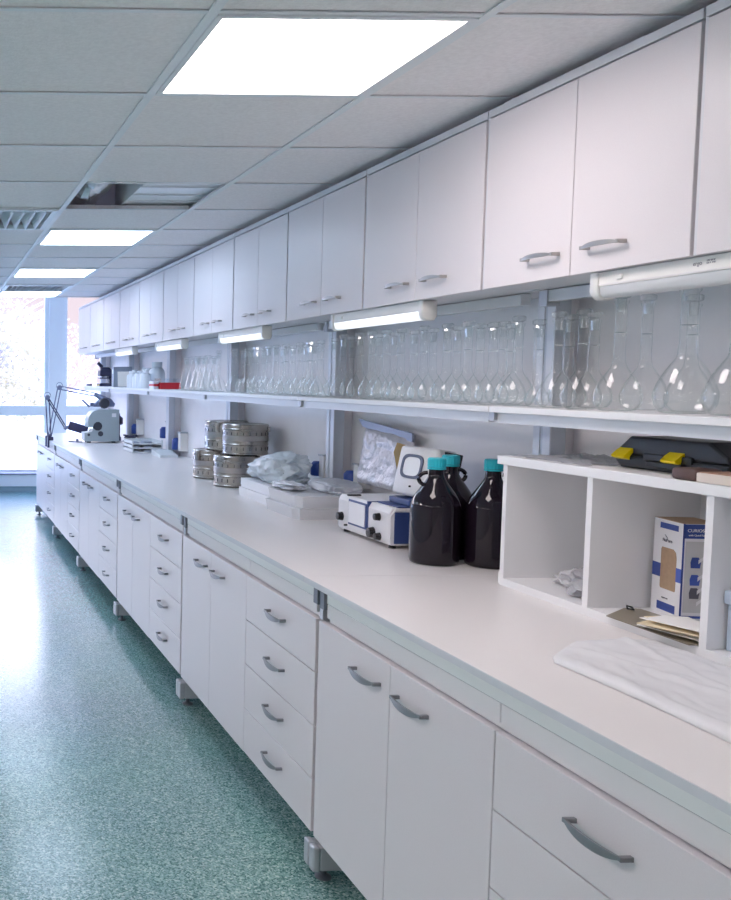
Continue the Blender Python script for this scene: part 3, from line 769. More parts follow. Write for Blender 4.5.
text('printed_text', 'nupore.eu', .006, M['ink'], t, local_face_x(.060, .040))
MB().prism([(.072, .196), (.062, .190), (.060, .187), (.066, .190)], 'x', -.0008, 0).build('logo_mark', M['ink'], t, local=True)
for z, mm in ((.140, 'blueprint'), (.098, 'midblue'), (.066, 'ink'), (.038, 'palegrey')):
    MB().prism([(.020, z-.014), (.040, z-.014), (.042, z+.002), (.036, z+.012), (.022, z+.012), (.019, z)], 'y', -.0009, 0).build('product_picture', M[mm], t, local=True)
    MB().prism([(.036, z-.004), (.050, z+.010), (.050, z+.016), (.036, z+.006)], 'y', -.0011, 0).build('product_picture', M['whitecard'], t, local=True)

# clipboard and papers
t = thing('clipboard', 'thin olive brown clipboard lying in the middle pigeonhole', 'clipboard', (1.75, 2.2, .9225))
MB().prism([(1.640, 1.99), (1.775, 1.99), (1.775, 2.31), (1.74, 2.32), (1.640, 2.245)], 'z', .9227, .9247).build('board', M['clipb'], t)
MB().tube([(1.732, 2.298, .928), (1.741, 2.312, .932), (1.750, 2.306, .929), (1.742, 2.290, .9275), (1.732, 2.298, .928)], .0022, 6).build('clip', M['black'], t, smooth=True)
for i in range(9):
    a = (-.30, .22, -.12, .34, .05, .42, -.2, .15, .30)[i]; zz = .9252+.0034*i; Lp = (.165, .15, .16, .14, .165, .135, .15, .14, .125)[i]
    mtx = Matrix.Translation((1.700, 1.998, zz+.0012)) @ Matrix.Rotation(a, 4, 'Z') @ Matrix.Translation((0, Lp/2, 0)) @ Matrix.Rotation(.03*math.sin(i*2.1), 4, 'Y')
    o = MB().xbox(mtx, (.055+.012*(i % 3), Lp, .0016)).build('envelope' if i in (3, 5, 7) else 'paper_sheet', M['creampaper'] if i in (3, 5, 7) else M['paper'])
    lw = ['bottom', 'second', 'third', 'fourth', 'fifth', 'sixth', 'seventh', 'eighth', 'topmost'][i]
    tag(o, '%s %s in the fanned paper pile in front of the carton' % (lw, 'cream envelope' if i in (3, 5, 7) else 'white sheet'), 'paper', 'fanned papers in the pigeonhole')
# blue-grey box
t = thing('storage_box', 'pale blue-grey box with lid in the right pigeonhole, at the photo edge', 'box', (1.79, 1.82, .9225))
MB().box(1.690, 1.90, 1.72, 1.953, .9225, 1.022, bev=.002).build('box_body', M['bluebox'], t)
MB().box(1.684, 1.905, 1.715, 1.958, 1.0225, 1.052, bev=.003).build('lid', M['bluebox'], t)

# plastic sheet on the near worktop
def sheet_fn(u, v):
    ya = 2.095
    xl = 1.312+.012*math.sin(v*5)-.02*v; xr = 1.648
    x = xl+(xr-xl)*u
    d = x-1.352
    y0 = min(ya, 2.0+.9*d) if d < .13 else ya+.012*math.sin((x-1.48)*14)
    y0 -= .02*math.exp(-(u/.05)**2)
    y = y0-1.0*v*(1 if v > .0 else 1)
    e = min(1, min(u, 1-u, v*1.8, 1-v)/.08)
    p = Vector((u*3+2, v*6, 1.7))
    ridge = max(0, 1-abs(u-.25-.6*v)/.05)*.008+max(0, 1-abs(u-.75+.5*v)/.04)*.006
    h = .010*abs(noise.noise(p))+.006*abs(noise.noise(p*2.5))+.008+ridge*.7
    roll = .008*max(0, 1-u/.12)
    return (x, y, .9008+(h+roll)*(max(0, e)**.5))
o = MB().grid(60, 110, sheet_fn).build('plastic_sheet', M['sheetfilm'], smooth=True, angle=80)
s = o.modifiers.new('thickness', 'SOLIDIFY'); s.thickness = .0008; s.offset = 1
tag(o, 'white translucent plastic sheet spread on the nearest worktop', 'plastic sheet')

# ------------------------------------------------------------------ blue and white instrument
t = thing('photometer', 'blue and off-white bench instrument with black knobs beside the amber bottles', 'instrument', (1.71, 3.46, .9003))
IY0, IY1, IX, IZ0, IZ1 = 3.275, 3.71, 1.605, .914, 1.046
b = MB().prism([(IX+.004, IZ0), (IX, IZ0+.012), (IX, IZ1-.02), (IX+.012, IZ1), (1.865, IZ1), (1.865, IZ0)], 'y', IY0+.012, IY1, bev=.004)
b.build('body', M['instr'], t)
MB().prism([(IX+.006, IZ0), (IX+.001, IZ0+.02), (IX+.001, IZ1-.03), (IX+.02, IZ1-.004), (1.865, IZ1-.004), (1.865, IZ0)], 'y', IY0+.004, IY0+.0118).build('side_rim', M['instr'], t)
MB().box(IX+.014, 1.855, IY0, IY0+.004, IZ0+.006, IZ1-.014, bev=.0015).build('side_panel', M['bluepaint'], t)
MB().box(IX-.004, IX, 3.455, 3.610, .941, 1.038, bev=.002).build('blue_bezel', M['bluepaint'], t)
MB().box(IX-.008, IX-.003, 3.466, 3.600, .949, 1.030, bev=.0015).build('meter_plate', M['whitecard'], t)
MB().box(IX-.002, 1.865, 3.448, 3.458, .945, IZ1+.002).build('blue_band', M['bluepaint'], t)
MB().box(IX+.03, 1.865, IY0+.012, 3.448, IZ1, IZ1+.004).build('blue_top_strip', M['bluepaint'], t)
for y, z, r in ((3.672, .962, .016), (3.407, .940, .019), (3.355, .934, .013), (3.362, 1.004, .013)):
    k = MB().lathe([(0, 0), (r*1.1, 0), (r, -.008), (r*.92, -.019), (0, -.020)], (IX-.0005, y, z), 20, axis='x')
    k.build('knob', M['knob'], t, smooth=True)
MB().lathe([(0, 0), (.004, 0), (.0035, -.012), (0, -.013)], (IX-.0005, 3.625, .934), 10, axis='x').build('toggle', M['knob'], t, smooth=True)
for y in (3.31, 3.68):
    for x in (1.63, 1.84): MB().lathe([(0, .9003), (.013, .9003), (.012, .916), (0, .916)], (x, y, 0), 14).build('rubber_foot', M['knob'], t, smooth=True)
MB().box(IX+.005, 1.66, 3.63, 3.645, IZ1, IZ1+.006, bev=.001).build('latch', M['knob'], t)
# slanted viewer head on top, tilted back
mtx = Matrix.Translation((1.755, 3.345, 1.162)) @ Matrix.Rotation(.12, 4, 'Z') @ Matrix.Rotation(.20, 4, 'Y')
MB().xbox(mtx, (.085, .215, .18), bev=.012).build('viewer_head', M['instr'], t, smooth=True, angle=50)
q = [(math.cos(a*PI/16), math.sin(a*PI/16)) for a in range(32)]
def sq(c, s, e=.55): return (math.copysign(abs(c)**e, c), math.copysign(abs(s)**e, s))
v = MB(); A = []
ring = [Vector((-.0445, .012+.060*sq(*p)[0], .016+.044*sq(*p)[1])) for p in q]; ring2 = [Vector((-.0445, .012+.048*sq(*p)[0], .016+.034*sq(*p)[1])) for p in q]
va = [v.b.verts.new(mtx @ p) for p in ring]; vb = [v.b.verts.new(mtx @ (p+Vector((-.004, 0, 0)))) for p in ring]; vc = [v.b.verts.new(mtx @ (p+Vector((-.004, 0, 0)))) for p in ring2]; vd = [v.b.verts.new(mtx @ (p+Vector((.002, 0, 0)))) for p in ring2]
for X, Y in ((va, vb), (vb, vc), (vc, vd)):
    for i in range(32): v.b.faces.new((X[i], X[(i+1) % 32], Y[(i+1) % 32], Y[i]))
v.build('screen_bezel', M['bezel'], t, smooth=True, angle=30)
v = MB(); v.b.faces.new([v.b.verts.new(mtx @ (p+Vector((-.0015, 0, 0)))) for p in ring2]); v.build('viewing_screen', M['mirror'], t)
MB().xbox(mtx @ Matrix.Translation((.020, -.104, .010)), (.070, .012, .150), bev=.003).build('hood_side', M['knob'], t)
MB().box(1.675, 1.845, 3.29, 3.44, IZ1+.0045, IZ1+.026, bev=.004).build('viewer_base', M['bluepaint'], t)
MB().lathe([(0, 0), (.004, 0), (.003, -.006), (0, -.007)], mtx @ Vector((-.043, .0, -.055)), 10, axis='x').build('screw', M['knob'], t, smooth=True)

# silver pouch leaning on the wall behind it
b = MB(); 
def pouch(u, v, side):
    y = 3.705+.43*u+.02*(v-.5)
    z = 1.05+.225*v-.03*u*v*0+.03*(u)*(v)
    e = min(1, min(u, 1-u)/.15)*min(1, min(v+.05, 1-v)/.14)
    th = .030*e**.6+.008*noise.noise(Vector((u*7, v*7, 2+side)))*e
    x = 1.866+.045*v
    return (x-th if side == 0 else x+.25*th, y, z)
b.grid(34, 30, lambda u, v: pouch(u, v, 0)); b.grid(34, 30, lambda u, v: pouch(u, v, 1))
bmesh.ops.remove_doubles(b.b, verts=b.b.verts, dist=.0005)
t = thing('foil_pouch', 'silver foil pouch leaning on the wall behind the instrument', 'pouch', (1.88, 3.86, 1.0465))
b.build('pouch_body', M['pouch'], t, smooth=True, angle=80)
MB().prism([(3.705, 1.250), (4.14, 1.288), (4.185, 1.322), (3.79, 1.290), (3.705, 1.284)], 'x', 1.890, 1.897).build('sealed_edge', M['pouchgrey'], t)
MB().prism([(3.690, 1.150), (3.745, 1.140), (3.775, 1.205), (3.75, 1.245), (3.690, 1.240)], 'x', 1.852, 1.856).build('ochre_label', M['amberlabel'], t)

# ------------------------------------------------------------------ wall sockets with blue plugs
def socket(x, y, z, label, big=1):
    t = thing('power_socket', label, 'socket', (x, y, z), 0, 'sockets with blue plugs on the back wall')
    MB().box(1.885, WX-.001, y-.040*big, y+.012*big, z, z+.105*big, bev=.003).build('socket_box', M['lampbody'], t)
    MB().box(1.880, WX-.001, y-.043*big, y+.015*big, z+.105*big, z+.112*big, bev=.001).build('box_lid', M['steelg'], t)
    MB().lathe([(0, .0), (.030*big, .0), (.034*big, .006), (.034*big, .056*big), (.022*big, .070*big), (0, .070*big)], (1.895, y+.049*big, z+.004), 18).build('plug', M['bluecap'], t, smooth=True, angle=50)
    return t
socket(1.90, 4.58, 1.02, 'grey wall socket with blue plug behind the plastic bag')
socket(1.90, 4.20, 1.01, 'grey wall socket with blue plug to the right of the upright, behind the trays')
socket(1.90, 7.26, .945, 'tall grey socket box with blue plug behind the file trays', 1.3)
socket(1.90, 7.66, 1.01, 'grey socket box with blue plug left of the upright by the file trays', 1.3)
socket(1.90, 8.78, .98, 'grey socket box with blue plug behind the grey apparatus', 1.3)

# ------------------------------------------------------------------ steel drums
def drum(x, y, z, label, rz):
    t = thing('steel_drum', label, 'steel drum', (x, y, z), rz, 'round stainless sterilising drums')
    r = .122; K = .93
    s = MB().lathe([(0, 0), (r-.004, 0), (r, .004), (r+.003, .007), (r+.003, .013), (r, .016), (r, .060), (r+.0025, .063), (r+.0025, .067), (r, .070), (r, .148), (0, .148)], (0, 0, 0), 48)
    n0 = len(s.b.faces)
    for i in range(22):
        for z0, z1 in ((.030, .050), (.120, .138)):
            s.xbox(Matrix.Rotation(2*PI*i/22, 4, 'Z') @ Matrix.Translation((r+.0006, 0, (z0+z1)/2)), (.002, .003, z1-z0))
    for f in list(s.b.faces)[n0:]: f.material_index = 1
    s.build('drum_body', [M['steel'], M['slot']], t, smooth=True, local=True, angle=30)
    MB().open_lathe([(r+.0005, .086), (r+.002, .087), (r+.002, .116), (r+.0005, .117)], (0, 0, 0), 48).build('sliding_band', M['steel2'], t, smooth=True, local=True)
    MB().lathe([(0, .1485), (r+.004, .1485), (r+.006, .152), (r+.006, .158), (r+.004, .161), (r+.003, .180), (r-.002, .186), (r-.02, .187), (r-.024, .184), (0, .184)], (0, 0, 0), 48).build('lid', M['steel'], t, smooth=True, local=True, angle=30)
    c = MB().box(r, r+.014, -.014, .014, .120, .178, bev=.003).box(r+.010, r+.020, -.008, .008, .135, .165, bev=.002)
    c.build('clasp', M['steel2'], t, local=True)
    c = MB().box(-r-.012, -r, -.012, .012, .140, .172, bev=.002); c.build('hinge', M['steel2'], t, local=True)
    MB().tube([(0, r+.004, .150), (0, r+.02, .158), (0, r+.022, .172), (0, r+.006, .180)], .004, 8).build('carry_loop', M['steel2'], t, smooth=True, local=True)
    for o in t.children: o.scale = (1, 1, K)
    return t
drum(1.697, 5.268, .9003, 'lower right steel drum, beside the white boxes', 2.3)
drum(1.700, 5.71, .9003, 'lower left steel drum of the stacked four', 3.6)
drum(1.752, 5.295, 1.0745, 'upper right steel drum, largest looking of the four', 2.6)
drum(1.758, 5.665, 1.0745, 'upper left steel drum of the stacked four', 4.0)

# ------------------------------------------------------------------ white boxes, trays, bags
for i, (z, dx) in enumerate(((.9003, 0), (.9468, .004))):
    t = thing('flat_white_box', ['lower flat white box beside the steel drums', 'upper flat white box, under the plastic bag'][i], 'box', (1.70, 4.68, z), 0, 'flat white boxes by the drums')
    MB().box(1.580+dx, 1.84+dx, 4.42, 4.85-dx*3, z, z+.028).build('box_base', M['whitecard'], t)
    MB().box(1.578+dx, 1.842+dx, 4.418, 4.852-dx*3, z+.012, z+.045, bev=.001).build('box_lid', M['whitecard'], t)
b = MB().blob((1.705, 4.63, 1.060), (.118, .225, .066), .24, 1.7, 5.2, 5, flat=.9925, power=.85).blob((1.715, 4.60, 1.012), (.105, .16, .024), .2, 2, 2.2, 4, flat=.9925).blob((1.67, 4.83, 1.045), (.05, .07, .036), .3, 2, 1.2, 4)
for v in b.b.verts:
    v.co.z = .9925+(v.co.z-.9925)*max(.35, 1.05-1.5*(v.co.y-4.58))
    v.co.z = max(.9925, v.co.z+.010*noise.noise(Vector((v.co.x*22, v.co.y*9+v.co.x*14, 4))))
o = b.build('plastic_bag', M['bagfilm'], smooth=True, angle=50)
tag(o, 'bulging pale blue plastic bag on the flat white boxes', 'plastic bag')
def tray(z, label, d):
    t = thing('plastic_tray', label, 'tray', (1.69, 4.14, z), 0, 'translucent plastic trays')
    o = [(1.555+d, 3.975), (1.80, 3.975+d), (1.86, 4.03), (1.86, 4.36), (1.78, 4.40), (1.60, 4.40-d), (1.535+d, 4.34), (1.535+d, 4.02)]
    b = MB(); n = len(o); h = .048
    cx = sum(p[0] for p in o)/n; cy = sum(p[1] for p in o)/n
    sc_ = lambda p, s: (cx+(p[0]-cx)*s, cy+(p[1]-cy)*s)
    L0 = [b.b.verts.new((*sc_(p, .95), z)) for p in o]; L1 = [b.b.verts.new((*sc_(p, .985), z+h*.8)) for p in o]; L2 = [b.b.verts.new((*sc_(p, 1.0), z+h)) for p in o]; L3 = [b.b.verts.new((*sc_(p, .96), z+h+.002)) for p in o]
    b.b.faces.new(L0); b.b.faces.new(L3)
    for A, B in ((L0, L1), (L1, L2), (L2, L3)):
        for i in range(n): b.b.faces.new((A[i], A[(i+1) % n], B[(i+1) % n], B[i]))
    b.build('tray_shell', M['trayplastic'], t)
    k = MB().box(1.60, 1.80, 4.05, 4.34, z+.004, z+h-.006, bev=.004); k.build('tray_contents', M['whitecard'], t)
    return t
tray(.9003, 'lower translucent plastic tray next to the instrument', 0)
tray(.9508, 'upper translucent plastic tray, under the foil packet', .012)
o = MB().blob((1.605, 4.25, 1.020), (.050, .12, .016), .45, 2.2, 6.1, 4, flat=1.0035).build('foil_packet', M['foil'], smooth=True, angle=20)
tag(o, 'crumpled silver foil packet on the stacked trays', 'packet')
o = MB().blob((1.765, 4.12, 1.029), (.078, .15, .027), .14, 2.2, 1.4, 4, flat=1.0035, power=.6).build('film_roll', M['clearfilm'], smooth=True, angle=25)
tag(o, 'rolled clear plastic film lying on the right of the trays', 'plastic roll')

# ------------------------------------------------------------------ far things on the bench
# grey apparatus
t = thing('grey_apparatus', 'grey-green enamelled apparatus with a curved side near the window', 'laboratory apparatus', (1.58, 8.9, .9003))
arc = [(1.545+.10*math.cos(a), 1.108+.10*math.sin(a)) for a in [PI-PI/2*i/8 for i in range(9)]]
prof = [(1.735, .912), (1.735, 1.208)]+[(x, z) for x, z in reversed(arc)]+[(1.445, 1.045), (1.49, 1.045)]+[(1.535+.045*math.cos(a), 1.055+.045*math.sin(a)) for a in [2.6-5.2*i/8 for i in range(9)]]+[(1.48, 1.0), (1.412, .995), (1.412, .925), (1.43, .912)]
MB().prism(prof, 'y', 8.83, 9.03, bev=.003).build('housing', M['apparatus'], t)
MB().lathe([(0, -.02), (.042, -.02), (.045, -.01), (.045, .05), (0, .05)], (1.540, 8.86, 1.055), 24, axis='y').build('side_drum', M['appdark'], t, smooth=True)
MB().lathe([(0, 0), (.024, 0), (.024, -.012), (0, -.012)], (1.56, 8.83, .985), 16, axis='y').build('knob', M['appdark'], t, smooth=True)
MB().lathe([(0, 0), (.012, 0), (.012, -.01), (0, -.01)], (1.45, 8.83, .975), 12, axis='y').build('knob', M['appdark'], t, smooth=True)
MB().box(1.665, 1.705, 8.827, 8.83, 1.14, 1.175).build('rating_plate', M['whitecard'], t)
for x in (1.46, 1.69): MB().lathe([(0, .9003), (.02, .9003), (.018, .912), (0, .912)], (x, 8.87, 0), 12).lathe([(0, .9003), (.02, .9003), (.018, .912), (0, .912)], (x, 9.0, 0), 12).build('rubber_foot', M['knob'], t)
# lamps on arms
def desk_lamp(x, y, elbow, wrist, label, mat_arm, head):
    t = thing('arm_lamp', label, 'desk lamp', (x, y, .9003), 0, 'jointed arm lamps clamped to the bench edge')
    MB().box(1.112, 1.165, y-.03, y+.03, .9003, .935, bev=.004).box(1.108, 1.126, y-.025, y+.025, .83, .93, bev=.003).lathe([(0, .93), (.02, .93), (.018, .95), (0, .95)], (x, y, 0), 14).build('clamp', M['violet'], t)
    for s in (-1, 1):
        o = s*.016
        MB().tube([(x+o, y, .945), (elbow[0]+o, elbow[1], elbow[2])], .0055, 8).build('lower_arm', mat_arm, t, smooth=True)
        MB().tube([(elbow[0], elbow[1], elbow[2]+o), (wrist[0], wrist[1], wrist[2]+o)], .0055, 8).build('upper_arm', mat_arm, t, smooth=True)
    MB().lathe([(0, -.022), (.024, -.022), (.024, .022), (0, .022)], elbow, 16, axis='y').build('elbow_joint', M['lampsteel'], t, smooth=True)
    MB().tube([(elbow[0]+.03*math.cos(a), elbow[1]-.01, elbow[2]+.02+.03*math.sin(a)) for a in [2*PI*i/14 for i in range(14)]], .003, 6, closed=True).build('spring_loop', M['lampsteel'], t, smooth=True)
    MB().lathe([(0, -.02), (.02, -.02), (.02, .02), (0, .02)], wrist, 14, axis='y').build('wrist_joint', M['lampsteel'], t, smooth=True)
    head(t)
def headA(t):
    mtx = Matrix.Translation((1.405, 9.2, 1.02)) @ Matrix.Rotation(.28, 4, 'Y')
    MB().xbox(mtx, (.19, .07, .085), bev=.008).build('lamp_head', M['violet'], t, smooth=True, angle=50)
    MB().tube([(1.29, 9.2, 1.025), (1.33, 9.2, 1.04)], .012, 8).build('neck', M['lampsteel'], t)
desk_lamp(1.128, 9.2, (1.105, 9.2, 1.315), (1.285, 9.2, 1.022), 'shorter jointed lamp with a dark block head, at the bench edge', M['violet'], headA)
def headB(t):
    MB().tube([(1.605, 9.36, 1.338), (1.64, 9.345, 1.318), (1.675, 9.33, 1.29)], [.022, .026, .04], 10).build('neck', M['lampsteel'], t, smooth=True)
    MB().prism([(1.575, 1.222), (1.775, 1.222), (1.785, 1.25), (1.745, 1.30), (1.70, 1.315), (1.62, 1.285), (1.575, 1.25)], 'y', 9.29, 9.40, bev=.012).build('lamp_shade', M['lampsteel'], t, smooth=True, angle=50)
    MB().lathe([(0, -.03), (.046, -.028), (.052, -.015), (.052, 0), (0, 0)], (1.675, 9.29, 1.256), 24, axis='y').build('lens', M['appdark'], t, smooth=True)
    MB().prism([(1.455, 1.29), (1.475, 1.29), (1.545, 1.225), (1.53, 1.215)], 'y', 9.32, 9.36).box(1.545, 1.575, 9.31, 9.37, 1.225, 1.262).build('bracket', M['lampsteel'], t)
desk_lamp(1.155, 9.36, (1.243, 9.36, 1.408), (1.605, 9.36, 1.338), 'taller jointed lamp reaching over the grey apparatus', M['lampsteel'], headB)
# dark cable heap behind the apparatus
o = MB()
for i in range(5):
    rr = random.Random(i); o.tube([(1.80+.05*math.cos(a+i)+.004*i, 8.72+.07*math.sin(a+i*2), .925+.012*i+.006*math.sin(a*2+i)) for a in [2*PI*k/18 for k in range(18)]], .006, 6, closed=True)
tag(o.build('power_cable', M['darkscope'], smooth=True), 'dark coiled cable beside the grey apparatus', 'cable')
t = thing('dark_eyepiece', 'dark pointed eyepiece unit behind the grey apparatus', 'instrument', (1.775, 9.14, .9003))
MB().lathe([(0, .9003), (.04, .9003), (.04, .93), (.028, .95), (.028, 1.05), (.055, 1.06), (.055, 1.12), (.03, 1.14), (.018, 1.18), (0, 1.18)], (1.775, 9.14, 0), 20).build('eyepiece_body', M['darkscope'], t, smooth=True, angle=50)
MB().lathe([(0, 0), (.02, 0), (.02, -.04), (0, -.04)], (1.74, 9.14, 1.09), 14, axis='x').build('knob', M['black'], t, smooth=True)
# thin white tools lying by the lamp
o = MB().tube([(1.28, 8.95, .906), (1.40, 8.88, .906)], .005, 8).lathe([(0, 0), (.014, 0), (.012, .03), (0, .03)], (1.36, 8.93, .9003), 12)
tag(o.build('glass_rod', M['lampsteel'], smooth=True), 'small metal rod lying on the worktop beside the arm lamps', 'rod')
# file tray organizer
t = thing('file_tray_stack', 'pale grey three-tier tray stack on the worktop by the far uprights', 'desk organizer', (1.73, 7.75, .9003))
for i in range(3):
    z = .9003+.034*i
    b = MB().box(1.60, 1.84, 7.60, 7.95, z, z+.004).box(1.60, 1.604, 7.60, 7.95, z, z+.030).box(1.836, 1.84, 7.60, 7.95, z, z+.030).box(1.60, 1.84, 7.946, 7.95, z, z+.030).box(1.60, 1.84, 7.60, 7.604, z, z+.012)
    b.build('tier', M['org'], t)
    MB().box(1.615, 1.66, 7.607, 7.72, z+.006, z+.020).box(1.70, 1.76, 7.608, 7.75, z+.005, z+.024).build('stored_items', M['binder'], t)
for x in (1.602, 1.838): MB().box(x-.006, x+.006, 7.592, 7.600, .9003, 1.006).build('front_post', M['org'], t)
t = thing('scale_wedge', 'low pale grey wedge-shaped desk device in front of the tray stack', 'desk device', (1.79, 7.3, .9003))
MB().prism([(7.16, .9003), (7.45, .9003), (7.45, .945), (7.40, .945), (7.16, .918)], 'x', 1.72, 1.86, bev=.003).build('wedge_body', M['org'], t)
MB().box(1.735, 1.845, 7.408, 7.44, .9452, .947).build('display', M['steelg'], t)

# ------------------------------------------------------------------ far things on the shelf
SZ = 1.4203
t = thing('red_rack_box', 'red plastic rack box with clear lid on the far shelf', 'rack', (1.765, 7.10, SZ))
MB().box(1.680, 1.830, 7.00, 7.22, SZ, SZ+.048, bev=.004).build('rack_base', M['redplastic'], t)
MB().box(1.683, 1.827, 7.003, 7.217, SZ+.0485, SZ+.078).build('clear_lid', M['clearlid'], t)
t = thing('white_tube_rack', 'small white tube rack with red stripes left of the red box', 'rack', (1.66, 7.12, SZ))
b = MB().box(1.637, 1.675, 7.05, 7.20, SZ, SZ+.020, bev=.002).box(1.637, 1.675, 7.05, 7.20, SZ+.038, SZ+.058, bev=.002); b.build('rack_frame', M['whiteplastic'], t)
MB().box(1.638, 1.674, 7.052, 7.198, SZ+.0203, SZ+.0377).build('red_insert', M['redplastic'], t)
def wbottle(x, y, r, h, label):
    t = thing('white_plastic_bottle', label, 'bottle', (x, y, SZ), 0, 'white plastic bottles on the far shelf')
    MB().lathe([(0, 0), (r, 0), (r, h*.72), (r*.8, h*.80), (r*.5, h*.84), (0, h*.84)], (x, y, SZ), 20).build('bottle_body', M['whiteplastic'], t, smooth=True, angle=45)
    MB().lathe([(0, h*.845), (r*.58, h*.845), (r*.56, h), (0, h)], (x, y, SZ), 16).build('cap', M['whiteplastic'], t, smooth=True, angle=45)
pos = [(1.69, 7.56), (1.69, 7.66), (1.69, 7.76), (1.69, 7.86), (1.69, 7.97), (1.69, 8.08), (1.78, 7.85), (1.78, 8.0)]
for i, (x, y) in enumerate(pos):
    wbottle(x, y, .042, (.145, .125, .14, .12, .15, .14, .165, .17)[i], 'white plastic bottle on the far shelf, %s from the red box' % ORD[i] if i < 6 else 'taller white plastic bottle behind the row, %s one' % ('right' if i == 6 else 'left'))
t = thing('white_jar', 'large milky plastic jar with rounded shoulders standing behind the red box', 'jar', (1.80, 7.64, SZ))
MB().lathe([(0, 0), (.060, 0), (.063, .006), (.063, .12), (.058, .145), (.040, .165), (.036, .17), (0, .17)], (1.80, 7.64, SZ), 28).build('jar_body', M['jarplastic'], t, smooth=True, angle=50)
MB().lathe([(0, .1705), (.042, .1705), (.042, .21), (0, .212)], (1.80, 7.64, SZ), 28).build('jar_lid', M['jarplastic'], t, smooth=True, angle=50)
t = thing('paper_bundle', 'leaning bundle of white papers between the binder and the bottles', 'papers', (1.72, 8.35, SZ))
for i in range(5):
    mtx = Matrix.Translation((1.73, 8.27+.05*i, SZ+.0725)) @ Matrix.Rotation(-.32+.03*i, 4, 'X')
    MB().xbox(mtx, (.17, .004, .135)).build('sheet', M['paper'], t)
t = thing('binder', 'blue-grey binder standing upright on the far shelf', 'binder', (1.74, 8.72, SZ))
MB().box(1.645, 1.815, 8.66, 8.76, SZ, SZ+.185, bev=.002).build('cover', M['binder'], t)
MB().box(1.6435, 1.645, 8.69, 8.73, SZ+.12, SZ+.16).build('spine_label', M['whiteplastic'], t)
t = thing('dark_microscope', 'dark microscope with yellow marks at the window end of the shelf', 'microscope', (1.73, 9.580, SZ))
MB().box(1.66, 1.81, 9.470, 9.650, SZ, SZ+.03, bev=.004).build('base', M['darkscope'], t)
MB().prism([(1.77, SZ+.03), (1.81, SZ+.03), (1.81, SZ+.15), (1.76, SZ+.19), (1.68, SZ+.19), (1.68, SZ+.14), (1.75, SZ+.13)], 'y', 9.520, 9.600, bev=.004).build('arm', M['darkscope'], t)
MB().box(1.665, 1.765, 9.480, 9.630, SZ+.075, SZ+.088).build('stage', M['darkscope'], t)
MB().lathe([(0, .09), (.014, .09), (.02, .14), (0, .14)], (1.705, 9.560, SZ), 14).build('objective', M['steelg'], t, smooth=True)
MB().tube([(1.70, 9.560, SZ+.19), (1.655, 9.560, SZ+.235)], .017, 12).build('eyepiece', M['darkscope'], t, smooth=True)
MB().box(1.665, 1.80, 9.485, 9.635, SZ+.10, SZ+.165, bev=.012).build('head_housing', M['darkscope'], t)
for y in (9.500, 9.580): MB().box(1.655, 1.659, y, y+.025, SZ+.008, SZ+.020).build('yellow_mark', M['yellow'], t)
MB().lathe([(0, 0), (.024, 0), (.024, -.03), (0, -.03)], (1.79, 9.518, SZ+.06), 14, axis='y').build('focus_knob', M['darkscope'], t, smooth=True)
o = MB().lathe([(0, 0), (.030, 0), (.030, .016), (.022, .020), (0, .020)], (1.66, 10.1, SZ), 18)
tag(o.build('small_dish', M['darkscope'], smooth=True), 'small dark dish alone at the window end of the shelf', 'dish')

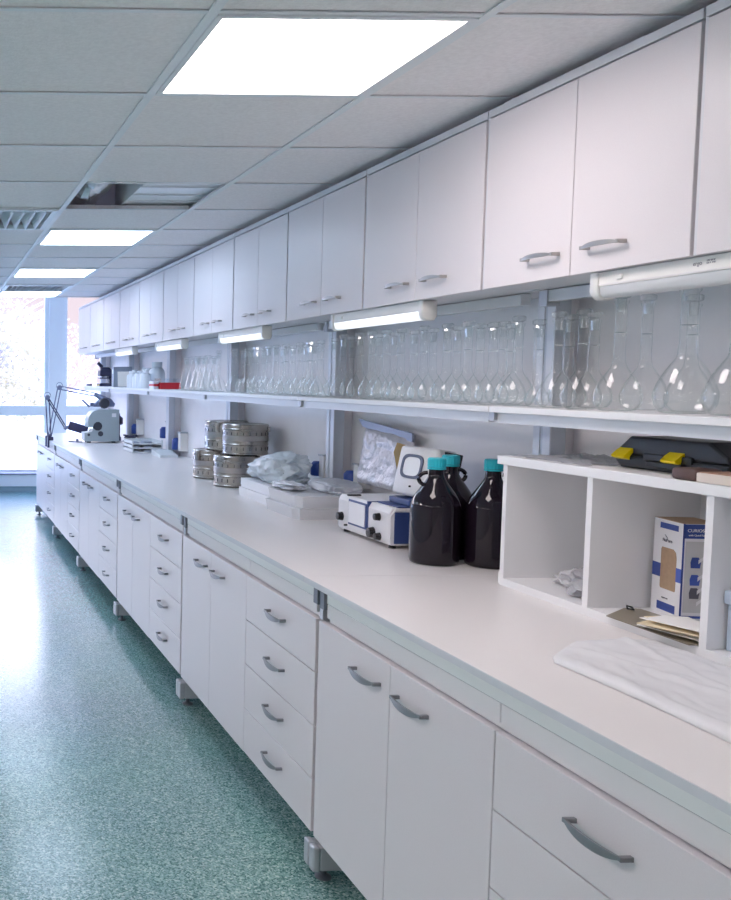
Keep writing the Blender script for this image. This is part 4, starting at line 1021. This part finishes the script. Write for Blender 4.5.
# ------------------------------------------------------------------ light
w = bpy.data.worlds.new('sky'); sc.world = w; w.use_nodes = True
nt = w.node_tree; L = nt.links.new; N = nt.nodes.new
bg = nt.nodes['Background']
tc = N('ShaderNodeTexCoord'); sp = N('ShaderNodeSeparateXYZ'); L(tc.outputs['Generated'], sp.inputs[0])
rp = N('ShaderNodeValToRGB'); cr = rp.color_ramp
cr.elements[0].position = 0; cr.elements[0].color = (.120, .099, .110, 1)
cr.elements[1].position = .8; cr.elements[1].color = (.28, .46, 1.0, 1)
for q, cc in ((.090, (.120, .099, .110)), (.14, (1.0, .88, .96)), (.24, (.82, .80, 1.0)), (.42, (.42, .58, 1.0))):
    e = cr.elements.new(q); e.color = (*cc, 1)
L(sp.outputs['Z'], rp.inputs['Fac']); L(rp.outputs['Color'], bg.inputs['Color'])
bg.inputs['Strength'].default_value = 5.0
sun = bpy.data.lights.new('sun', 'SUN'); sun.energy = 2.6; sun.angle = .02; sun.color = (1, .95, .9)
so = bpy.data.objects.new('sun', sun); C.objects.link(so); so.rotation_euler = (math.radians(48), math.radians(-12), math.radians(20))

# ------------------------------------------------------------------ camera
cd = bpy.data.cameras.new('camera'); cam = bpy.data.objects.new('camera', cd); C.objects.link(cam); sc.camera = cam
yaw, pitch, roll, cx, cy, f = 0.029632867571864573, 0.06960318089297808, 0.000996052785995459, -39.00233596121416, 444.7130986302276, 954.9893827098294
sy, cyw, sp_, cp, sr, crr = math.sin(yaw), math.cos(yaw), math.sin(pitch), math.cos(pitch), math.sin(roll), math.cos(roll)
fw = Vector((sy*cp, cyw*cp, -sp_)); rt = Vector((cyw, -sy, 0)); up = rt.cross(fw)
rt2 = crr*rt+sr*up; up2 = -sr*rt+crr*up
mw = Matrix.Identity(4)
for i in range(3): mw[i][0] = rt2[i]; mw[i][1] = up2[i]; mw[i][2] = -fw[i]
mw[2][3] = 1.5
cam.matrix_world = mw
cd.sensor_fit = 'HORIZONTAL'; cd.sensor_width = 36; cd.lens = f*36/731
cd.shift_x = (365.5-cx)/731; cd.shift_y = (cy-450)/731
cd.clip_start = .05; cd.clip_end = 300

sc.view_settings.view_transform = 'Standard'; sc.view_settings.look = 'None'; sc.view_settings.gamma = 1; sc.view_settings.use_curve_mapping = False
sc.view_settings.exposure = 0.74
c = sc.cycles
c.use_denoising = True; c.max_bounces = 14; c.transparent_max_bounces = 48; c.diffuse_bounces = 6; c.glossy_bounces = 6; c.transmission_bounces = 10
c.caustics_reflective = False; c.caustics_refractive = False; c.sample_clamp_indirect = 6
